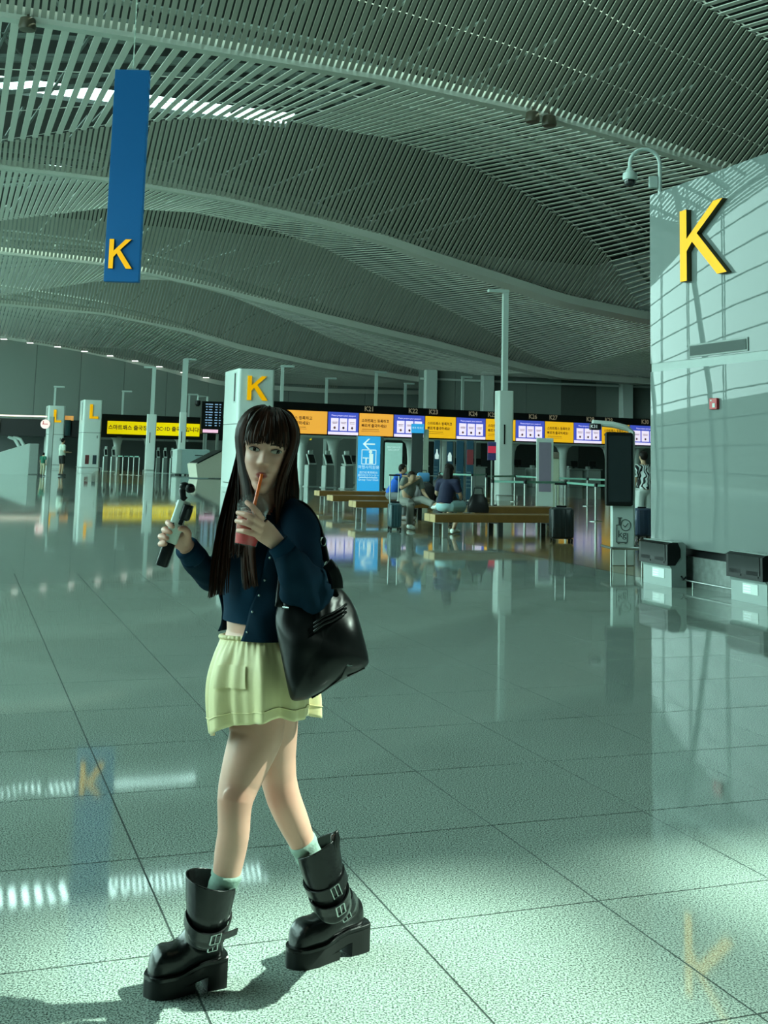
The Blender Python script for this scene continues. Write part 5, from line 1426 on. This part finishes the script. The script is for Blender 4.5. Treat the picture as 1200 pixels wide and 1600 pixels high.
def sleeve(name, pts, rad, m, folds=.003, seed=0, n=32, K=40):
    A_ = np.array([wp(*q) for q in pts]); T = np.linspace(0, 1, len(A_)); k_ = np.linspace(0, 1, K)
    C = np.stack([np.interp(k_, T, A_[:, i]) for i in range(3)], 1)
    for _ in range(4): C[1:-1] = C[1:-1] * .5 + (C[:-2] + C[2:]) * .25
    R = np.interp(k_, T, rad); mb = MB(); x = None; rings = []
    for i in range(K):
        t = C[min(i + 1, K - 1)] - C[max(i - 1, 0)]; t /= np.linalg.norm(t)
        if x is None: x = np.cross([0, 1.0, 0], t)
        x = x - t * (x @ t); x /= np.linalg.norm(x); yv = np.cross(t, x); ring = []
        for j in range(n):
            a_ = 2 * math.pi * j / n
            r = R[i] + folds * (.35 + 1.3 * math.exp(-((k_[i] - .6) / .22) ** 2)) * (math.sin(3 * a_ + 9 * k_[i] + seed) * math.sin(26 * k_[i] + 2 * math.sin(a_ + seed)) + .5 * math.sin(2 * a_ - 15 * k_[i]))
            ring.append(C[i] + (x * math.cos(a_) + yv * math.sin(a_)) * r)
        rings.append(ring)
    mb.loft(rings)
    return mb.build(name, m, card, smooth='all')
sleeve('sleeve', [(448, 806, 3.28), (464, 814, 3.235), (473, 850, 3.19), (479, 895, 3.16), (484, 930, 3.13), (474, 917, 3.105), (458, 886, 3.085), (443, 860, 3.068)], [.052, .054, .053, .053, .056, .055, .046, .034], M_card, .0075, 1)
sleeve('cuff', [(446, 864, 3.070), (440, 856, 3.066), (434, 849, 3.063)], [.0335, .0325, .031], M_top, .0006, 2, K=8)
sleeve('sleeve', [(384, 815, 3.36), (374, 827, 3.40), (354, 868, 3.43), (333, 901, 3.43), (315, 888, 3.385), (301, 868, 3.335)], [.046, .044, .042, .042, .040, .036], M_card, .003, 4)
sleeve('cuff', [(303, 870, 3.34), (297, 862, 3.32), (291, 855, 3.305)], [.036, .035, .034], M_top, .0006, 2, K=8)

# ---------------- skirt
M_skirt = mat('pale_yellow_satin', (.72, .63, .34), .5, var=.04, scale=10, bump=.12, bscale=26, sheen=.2)
def skirt_ring(t, add=0.0, n=160):
    """t 0 waist .. 1 hem"""
    cw, ch = wp(402, 993, 3.30), wp(411, 1128, 3.285); c = cw + (ch - cw) * t
    a = .122 + (.168 - .122) * t ** .75 + .022 * math.sin(math.pi * t) ; b = .090 + (.135 - .090) * t ** .7 + .020 * math.sin(math.pi * t)
    th = math.radians(58); Fd = np.array([-math.sin(th), -math.cos(th), 0]); Ld = np.array([math.cos(th), -math.sin(th), 0]); out = []
    for k in range(n):
        al = 2 * math.pi * k / n
        g = (1 - t) ** 5 * .0035 * math.sin(44 * al) + (.004 + .011 * t) * (math.sin(7 * al + 1.1 * math.sin(2 * al)) + .55 * math.sin(13 * al + 1.3 + .8 * t) + .3 * math.sin(23 * al + 2 * t)) * min(1, t * 5)
        z = -.012 * t * math.sin(7 * al + 1.0) * .35 + (.012 * (1 - t) + .040 * t) * math.cos(al)
        if t > .7: z -= .018 * (t - .7) / .3 * math.exp(-((math.degrees(al) - 262) / 26) ** 2)
        out.append(c + Ld * (a + g + add) * math.cos(al) - Fd * (b + g + add) * math.sin(al) + np.array([0, 0, z]))
    return out
ts = np.linspace(0, 1, 30)
mb = MB(); mb.loft([skirt_ring(t) for t in ts] + [skirt_ring(t, -.003) for t in ts[::-1]], caps=False)
sk = mb.build('skirt', M_skirt, girl, smooth='all')
MB().tube(skirt_ring(.0, .003) + [skirt_ring(.0, .003)[0]], .006, n=8).build('waistband', M_skirt, sk, smooth='all')
MB().tube(skirt_ring(.86, .0015) + [skirt_ring(.86, .0015)[0]], .0013, n=5).build('hem_seam', M_skirt, sk)
# patch pocket on the front
mb = MB(); rows = []
for t in np.linspace(.30, .57, 8):
    r = skirt_ring(t, .006, 160); rows.append(r[124:140])
mb.loft(rows, caps=False, closed=False); rows2 = [[q for q in r] for r in rows]
mb.build('patch_pocket', M_skirt, sk, smooth='all')

# ---------------- boots and socks
M_leather = mat('black_boot_leather', (.005, .006, .006), .26, spec=.42, var=.2, scale=20, bump=.15, bscale=45)
M_sole = mat('black_rubber_sole', (.008, .010, .009), .55, spec=.3, var=.1)
M_sock = cloth('grey_green_sock', (.24, .34, .29), .9, .3, 90)
M_buck = mat('boot_buckle', (.45, .5, .48), .2, metal=1.0)
def boot(heel, toe, leg, topc, top_tilt, label, shaft_r, strap_n, outs):
    """heel, toe: ground pixels of the sole's ends; leg: pixel path of the shaft (x, y, D)"""
    h, t_ = G(*heel) - GB, G(*toe) - GB; d = t_ - h; L_ = np.linalg.norm(d); d = d / L_; s = np.array([-d[1], d[0], 0]); up = np.array([0, 0, 1.0])
    root = thing('boot', label, None, (0, 0, 0), 0); root.parent = girl; del root['label']; root['label'] = label
    foot = MB(); sz = lambda x_: float(np.interp(x_, [0, .3, .6, 1], [.074, .070, .050, .046])); SH = .070      # platform height
    xs = np.r_[np.linspace(0, .8, 13), .86, .91, .95, .975, .99, 1.0]; rings = []
    hh_ = np.interp(xs, [0, .03, .12, .30, .42, .55, .68, .80, .88, .95, .985, 1], [.055, .075, .095, .125, .118, .092, .080, .083, .080, .062, .042, .020]); ww = np.interp(xs, [0, .03, .1, .25, .45, .7, .85, .93, .98, 1], [.016, .030, .041, .045, .043, .050, .049, .042, .026, .012])
    for x_, H_, W_ in zip(xs, hh_, ww):
        c = h + d * (L_ * (.03 + .94 * x_)) + up * (sz(x_) - .004); ring = []
        for k in range(24):
            a_ = 2 * math.pi * k / 24; cc, ss = math.cos(a_), math.sin(a_)
            ring.append(c + s * W_ * math.copysign(abs(cc) ** .75, cc) + up * (H_ / 2 + H_ / 2 * math.copysign(abs(ss) ** .8, ss)))
        rings.append(ring)
    foot.loft(rings)
    ank = h + d * L_ * .27 + up * (SH + .07)
    P = [ank - up * .05, ank] + [wp(*q) for q in leg]
    foot.tube(P, [.036, .045] + list(shaft_r), n=28)
    up_me = remesh(foot, 'boot_upper', M_leather, .0042, 5)
    bm = bmesh.new(); bm.from_mesh(up_me)                       # open the shaft mouth
    tc_, tn = wp(*topc), np.array(top_tilt, float); tn /= np.linalg.norm(tn)
    bmesh.ops.bisect_plane(bm, geom=bm.verts[:] + bm.edges[:] + bm.faces[:], plane_co=Vector(tc_), plane_no=Vector(tn), clear_outer=True)
    bm.to_mesh(up_me); bm.free(); up_me.polygons.foreach_set('use_smooth', [True] * len(up_me.polygons))
    ob = link('boot_upper', up_me, root)
    so2 = ob.modifiers.new('thick', 'SOLIDIFY'); so2.thickness = .004; so2.offset = -1
    # platform sole
    pr = [(-.02, .030), (.0, .040), (.1, .043), (.3, .041), (.45, .041), (.68, .052), (.86, .050), (.96, .034), (1.01, .012)]
    outl = [(x_, w_) for x_, w_ in pr] + [(x_, -w_) for x_, w_ in pr[::-1]]
    fx = np.array([q[0] for q in pr]); fw = np.array([q[1] for q in pr])
    tt = np.linspace(0, math.pi, 30); X_ = -.03 + 1.05 * (1 - np.cos(tt)) / 2
    W2 = np.interp(X_, fx, fw) * np.minimum(1, np.sin(tt) * 3.2) ** .5
    def slab(x0, x1, zf, infl=0.0):
        sel = (X_ >= x0 - 1e-6) & (X_ <= x1 + 1e-6); q = [(x_, w_ + infl) for x_, w_ in zip(X_[sel], W2[sel])]; q = q + [(x_, -w_) for x_, w_ in q[::-1]]
        return [[h + d * L_ * x_ + s * w_ * k_ + up * f(x_) for x_, w_ in q] for f, k_ in zf]
    mb = MB(); mb.loft(slab(.40, 1.03, [(lambda x_: 0, .93), (lambda x_: .006, 1), (lambda x_: .024, 1)])); mb.build('platform', M_sole, root, smooth=40)
    mb = MB(); mb.loft(slab(-.04, .30, [(lambda x_: 0, .95), (lambda x_: .006, 1), (lambda x_: .05, 1)])); mb.build('heel_block', M_sole, root, smooth=40)
    mb = MB(); mb.loft(slab(-.04, 1.03, [(lambda x_: sz(x_) - .030, 1), (lambda x_: sz(x_) + .000, 1.02), (lambda x_: sz(x_) + .004, .98)])); mb.build('midsole', M_sole, root, smooth=40)
    mb = MB(); mb.loft(slab(-.04, 1.03, [(lambda x_: sz(x_) + .000, 1.05), (lambda x_: sz(x_) + .008, 1.05), (lambda x_: sz(x_) + .011, .96)])); mb.build('welt', M_leather, root, smooth=40)
    # straps round the shaft
    P = np.array([np.array(q) for q in P])
    for i, fr in enumerate(strap_n):
        seg = fr * (len(P) - 1); k = min(int(seg), len(P) - 2); c = P[k] + (P[k + 1] - P[k]) * (seg - k); ax = P[-1] - P[1]; ax /= np.linalg.norm(ax)
        r = float(np.interp(seg, range(len(P)), [.040, .047] + list(shaft_r))) + .002
        ax = ax + s * (.10 * (1 if i % 2 else -1)) + np.array([0, .34, 0]); ax /= np.linalg.norm(ax)
        u = np.cross(ax, [0, 1.0, 0]); u /= np.linalg.norm(u); v = np.cross(ax, u); mb = MB(); rg = []
        for j in range(37):
            a_ = 2 * math.pi * j / 36; o_ = c + (u * math.cos(a_) + v * math.sin(a_)) * r; n_2 = (u * math.cos(a_) + v * math.sin(a_)) * .004
            rg.append([o_ - ax * .016, o_ - ax * .016 + n_2, o_ + ax * .016 + n_2, o_ + ax * .016])
        mb.loft(rg); st = mb.build('strap', M_leather, root, smooth=40)
        cam_dir = np.array([.55 if outs else .5, -1.0, 0]); cam_dir = cam_dir - ax * (cam_dir @ ax); cam_dir /= np.linalg.norm(cam_dir)
        bc = c + cam_dir * (r + .006); bu = np.cross(ax, cam_dir); mb = MB()
        Q = [bc + bu * .013 + ax * .018, bc - bu * .013 + ax * .018, bc - bu * .013 - ax * .018, bc + bu * .013 - ax * .018]
        for a0, a1 in ((0, 1), (1, 2), (2, 3), (3, 0)): mb.cyl(Q[a0], Q[a1], .0022, n=6)
        mb.cyl(bc - ax * .018, bc + ax * .018, .0018, n=6); mb.build('buckle', M_buck, st)
        if outs and i == 1:
            e0 = c + cam_dir * r - bu * .0; mb = MB(); dirn = -bu if (bu[0] < 0) else bu
            tp = [e0 + dirn * q + cam_dir * (.004 - 1.2 * q * q) for q in np.linspace(0, .062, 6)]
            mb.loft([[q - ax * .012, q - ax * .012 + cam_dir * .004, q + ax * .012 + cam_dir * .004, q + ax * .012] for q in tp]); mb.build('strap_end', M_leather, st, smooth=40)
    return root, d, s
b1, d1, s1 = boot((348, 1535), (226, 1556), [(323, 1450, 3.225), (326, 1425, 3.225), (329, 1395, 3.225), (332, 1360, 3.225)], (331, 1374, 3.225), (.24, .0, 1), 'black platform boot with two buckled straps, set down in front', (.050, .059, .066, .072), (.34, .53), True)
b2, d2, s2 = boot((566, 1480), (450, 1512), [(519, 1412, 3.42), (512, 1388, 3.42), (503, 1355, 3.42), (493, 1310, 3.42)], (495, 1321, 3.42), (-.55, .0, 1), 'black platform boot with buckled straps and pull tab, trailing behind', (.051, .054, .059, .066), (.34, .52, .68), False)
pt_ = [wp(522, 1345, 3.40), wp(526, 1310, 3.39), wp(524, 1299, 3.39), wp(521, 1306, 3.385), wp(520, 1340, 3.39)]
MB().tube(pt_, .003, n=6, rx=.010, up=(0, 1, 0)).build('pull_tab', M_leather, b2, smooth='all')
for LG, y0, y1 in ((FL, 1362, 1440), (BL, 1314, 1400)):
    ys = [q[0] for q in LG]; P, R = [], []
    for i, y in enumerate(np.linspace(y0, y1, 14)):
        P.append(wp(np.interp(y, ys, [q[1] for q in LG]), y, np.interp(y, ys, [q[2] for q in LG]))); R.append(float(np.interp(y, ys, [q[3] for q in LG])) + .004 + .0012 * math.sin(i * 2.1))
    MB().tube(P, R, n=28).build('sock', M_sock, girl, smooth='all')

# ---------------- shoulder bag
BD = 3.12
bag = thing('shoulder_bag', 'large slouchy black leather shoulder bag hanging at the walking woman\'s side', 'bag', GB, 0)
M_bag = mat('black_bag_leather', (.003, .004, .004), .34, spec=.26, var=.2, scale=14, bump=.2, bscale=9)
OUT = [(429, 962), (436, 936), (448, 915), (470, 905), (500, 905), (524, 912), (543, 928), (556, 950), (566, 985), (575, 1020), (578, 1037), (566, 1047), (546, 1058), (520, 1071), (495, 1086), (480, 1094), (462, 1096), (453, 1094), (446, 1060), (438, 1020), (431, 985)]
pts2 = np.array(OUT, float); cen2 = np.array([505, 1000.])
m2 = []
for i in range(len(pts2)):
    for k in range(3): m2.append(pts2[i] + (pts2[(i + 1) % len(pts2)] - pts2[i]) * k / 3)
m2 = np.array(m2)
for _ in range(2): m2 = m2 * .6 + (np.roll(m2, 1, 0) + np.roll(m2, -1, 0)) * .2
softp = lambda v: .5 * (v + math.sqrt(v * v + 1600.0))
_ba = np.arctan2(m2[:, 1] - cen2[1], m2[:, 0] - cen2[0]); _bo = np.argsort(_ba); _br = np.linalg.norm(m2 - cen2, axis=1)
def bag_ring(s, side):
    out = []
    for q in m2:
        p = cen2 + (q - cen2) * s
        T_ = (.070 - .018 * softp(1000 - p[1]) / 90) * (1 - s ** 3.2) ** (1 / 2.2)
        wr = .0035 * math.sin(p[0] * .09 + p[1] * .05) + .0035 * math.sin(p[0] * .05 - p[1] * .10) + (.006 * math.sin(p[0] * .35) * max(0, (985 - p[1]) / 70) if p[1] < 985 else 0)
        tilt_ = (p[0] - 505) * .00022 + softp(1000 - p[1]) * .0009
        out.append(wp(p[0], p[1], BD + tilt_ + side * (T_ + .012) + (wr if side < 0 else 0)))
    return out
S = [.02, .2, .4, .58, .72, .84, .92, .97, .995]
mb = MB(); mb.loft([bag_ring(s, -1) for s in S] + [bag_ring(s, 1) for s in S[::-1]])
bb = mb.build('bag_body', M_bag, bag, smooth='all')
def on_bag(x, y, off=.004):
    best = None; d = np.array([x, y]) - cen2
    # scale s so that the point lies on the outline ray
    a0 = math.atan2(d[1], d[0]); s = min(.99, np.linalg.norm(d) / np.interp(a0, _ba[_bo], _br[_bo], period=2 * math.pi))
    T_ = (.070 - .018 * softp(1000 - y) / 90) * (1 - s ** 3.2) ** (1 / 2.2)
    return wp(x, y, BD + (x - 505) * .00022 + softp(1000 - y) * .0009 - T_ - .012 - off)
MB().tube([on_bag(*q, .002) for q in ((487, 1091), (505, 1080), (525, 1066), (534, 1058), (539, 1048), (543, 1040))], .0022, n=6).build('seam', M_leather, bb)
MB().tube([on_bag(*q, .002) for q in ((543, 1057), (556, 1051), (570, 1044))], .0022, n=6).build('seam', M_leather, bb)
lg = on_bag(546, 1040, .004); MB().box(lg, (.016, .003, .004)).build('name_plate', M_buck, bb)
# gathered cord under the rim
for dy in (0, 6, 12):
    MB().tube([on_bag(*q, .006) for q in ((490, 975 + dy), (505, 964 + dy), (520, 958 + dy), (534, 950 + dy), (541, 944 + dy))], .0035, n=6).build('draw_cord', M_leather, bb, smooth='all')
MB().tube([on_bag(*q, .004) for q in ((435, 947), (443, 949), (452, 950))], .003, n=6).build('cord_ring', M_buck, bb)
# strap over the shoulder
def strap_pts(P, w_, th, name, m, par):
    P = [wp(*q) for q in P]; A_ = np.array(P); T = np.linspace(0, 1, len(A_)); k_ = np.linspace(0, 1, 24); C = np.stack([np.interp(k_, T, A_[:, i]) for i in range(3)], 1)
    for _ in range(3): C[1:-1] = C[1:-1] * .5 + (C[:-2] + C[2:]) * .25
    return MB().tube(C, th, n=8, rx=w_, up=(0, 1, 0)).build(name, m, par, smooth='all')
strap_pts([(455, 783, 3.27), (478, 791, 3.25), (495, 815, 3.22), (504, 845, 3.18), (511, 880, 3.14), (518, 905, 3.12), (524, 930, 3.15)], .011, .003, 'strap', M_bag, bag)
strap_pts([(436, 948, 3.11), (440, 900, 3.16), (446, 840, 3.19), (452, 800, 3.22), (455, 783, 3.27)], .011, .003, 'strap', M_bag, bag)
strap_pts([(511, 880, 3.10), (520, 890, 3.09), (526, 905, 3.09), (527, 920, 3.09)], .016, .004, 'strap_tab', M_bag, bag)
for (x, y, r) in ((505, 846, 7), (511, 884, 7)):
    c = wp(x, y, 3.125 if y > 860 else 3.165); k = r * PXM(3.1)
    MB().tube([c + np.array([k * .6 * math.cos(q), 0, k * math.sin(q)]) for q in np.linspace(0, 2 * math.pi, 20)], .0022, n=6).build('ring', M_buck, bag)

# ---------------- iced drink
cup = thing('drink_cup', 'clear domed plastic cup of red iced drink with orange straw', 'cup', GB, 0)
c0, c1 = wp(383, 853, 3.075), wp(394, 799, 3.082); ax = (c1 - c0) / np.linalg.norm(c1 - c0); CL = np.linalg.norm(c1 - c0)
xa = np.cross([0, 1.0, 0], ax); xa /= np.linalg.norm(xa); ya = np.cross(ax, xa); CM = np.stack([xa, ya, ax], 1)
M_plas = mat('clear_plastic', (.30, .36, .35), .06, spec=.6, alpha=.10, var=.0)
M_drink = mat('red_drink', (.66, .022, .035), .15, spec=.6, var=.1, scale=40)
M_drink2 = mat('pale_pink_drink', (.55, .09, .06), .2, var=.4, scale=60)
MB().lathe([(.001, 0), (.0285, 0), (.030, .004), (.0400, CL), (.0425, CL), (.0425, CL + .005), (.040, CL + .005), (.0392, CL - .001), (.0288, .004), (.001, .003)], c0, n=36, mtx=CM).build('cup_body', M_plas, cup, smooth=50)
MB().lathe([(.001, .0035), (.0280, .0040), (.0325, CL * .45), (.001, CL * .45)], c0, n=32, mtx=CM).build('drink', M_drink, cup, smooth=60)
MB().lathe([(.001, CL * .455), (.0326, CL * .455), (.0375, CL * .92), (.001, CL * .92)], c0, n=32, mtx=CM).build('foam', M_drink2, cup, smooth=60)
MB().lathe([(.0428, CL + .004), (.0440, CL + .008), (.042, CL + .013), (.038, CL + .024), (.028, CL + .036), (.014, CL + .043), (.006, CL + .044)], c0, n=36, mtx=CM).build('dome_lid', M_plas, cup, smooth=60)
for k in range(6):
    a_ = k * 1.05; q = c0 + CM @ np.array([.022 * math.cos(a_), .022 * math.sin(a_), CL * .93 + .006 * (k % 2)]); MB().box(q, (.016, .016, .014), rz=a_, bev=.003).build('ice_cube', mat('ice', (.75, .66, .62), .1, alpha=.7), cup)
mouth = hp(0, -.098, -.0625)
M_straw = mat('orange_straw', (.85, .13, .008), .35, var=.03)
MB().cyl(mouth + (mouth - (c0 + ax * .03)) * .02, c0 + ax * .03, .0046, n=14).build('straw', M_straw, cup, smooth=50)

# ---------------- handheld gimbal camera
gim = thing('gimbal_camera', 'white handheld gimbal camera with black grip held up in one hand', 'camera', GB, 0)
g0, g1 = wp(252.5, 884, 3.248), wp(288, 783, 3.248); gx = (g1 - g0) / np.linalg.norm(g1 - g0); GL = np.linalg.norm(g1 - g0)
sx_ = np.cross([0, 1.0, 0], gx); sx_ /= np.linalg.norm(sx_)
if sx_[0] < 0: sx_ = -sx_
fy = np.cross(gx, sx_)
if fy[1] > 0: fy = -fy                                          # towards the viewer
def gbox(mb, along0, along1, side, wd, dp, off=0.0, bev=.004):
    n = 16; prof = []
    for k in range(n):
        a_ = 2 * math.pi * k / n; cc, ss = math.cos(a_), math.sin(a_); prof.append((side + wd / 2 * math.copysign(abs(cc) ** .5, cc), off + dp / 2 * math.copysign(abs(ss) ** .5, ss)))
    rg = []
    for t, sc4 in ((along0, .9), (along0 + .002, 1), (along1 - .002, 1), (along1, .9)):
        rg.append([g0 + gx * t + sx_ * (side + (a_ - side) * sc4) + fy * (off + (b_ - off) * sc4) for a_, b_ in prof])
    return mb.loft(rg)
M_gw = mat('gimbal_white', (.60, .72, .66), .4, var=.02)
gbox(MB(), 0, GL * .36, 0, .033, .033).build('grip_extension', M_dark, gim, smooth=40)
gbox(MB(), GL * .355, GL * 1.0, .001, .037, .028).build('body_stick', M_gw, gim, smooth=40)
scn = gbox(MB(), GL * .74, GL * .97, .017, .026, .036, .006).build('screen_module', M_dark, gim, smooth=40)
gbox(MB(), GL * .77, GL * .93, .026, .018, .004, .026).build('screen', mat('gimbal_screen', (.02, .022, .022), .1, spec=.7), scn)
gbox(MB(), GL * .66, GL * .74, .013, .012, .006, .016).build('joystick', M_dark, gim, smooth=40)
gbox(MB(), GL * .60, GL * .66, -.006, .003, .002, .0145).build('slot_mark', M_dark, gim)
t0, t1, t2 = wp(286, 777, 3.248), wp(285, 766, 3.252), wp(289, 759, 3.25)
MB().tube([wp(290, 781, 3.248), t0, t1, t2], [.009, .009, .010, .010], n=10).build('gimbal_arm', M_dark, gim, smooth='all')
hd_ = MB(); ell(hd_, wp(288, 759, 3.245), (.014, .015, .011), 14, 9); ell(hd_, wp(297, 763, 3.24), (.014, .014, .014), 14, 9)
link('camera_head', remesh(hd_, 'camera_head', M_dark, .0022, 2), gim)
MB().lathe([(.009, 0), (.009, .004), (.006, .0045)], wp(300, 765, 3.226), n=16, mtx=np.array([[1, 0, 0], [0, 0, -1], [0, 1, 0]])).build('lens', mat('lens_glass', (.02, .012, .012), .05, spec=1.0), gim)
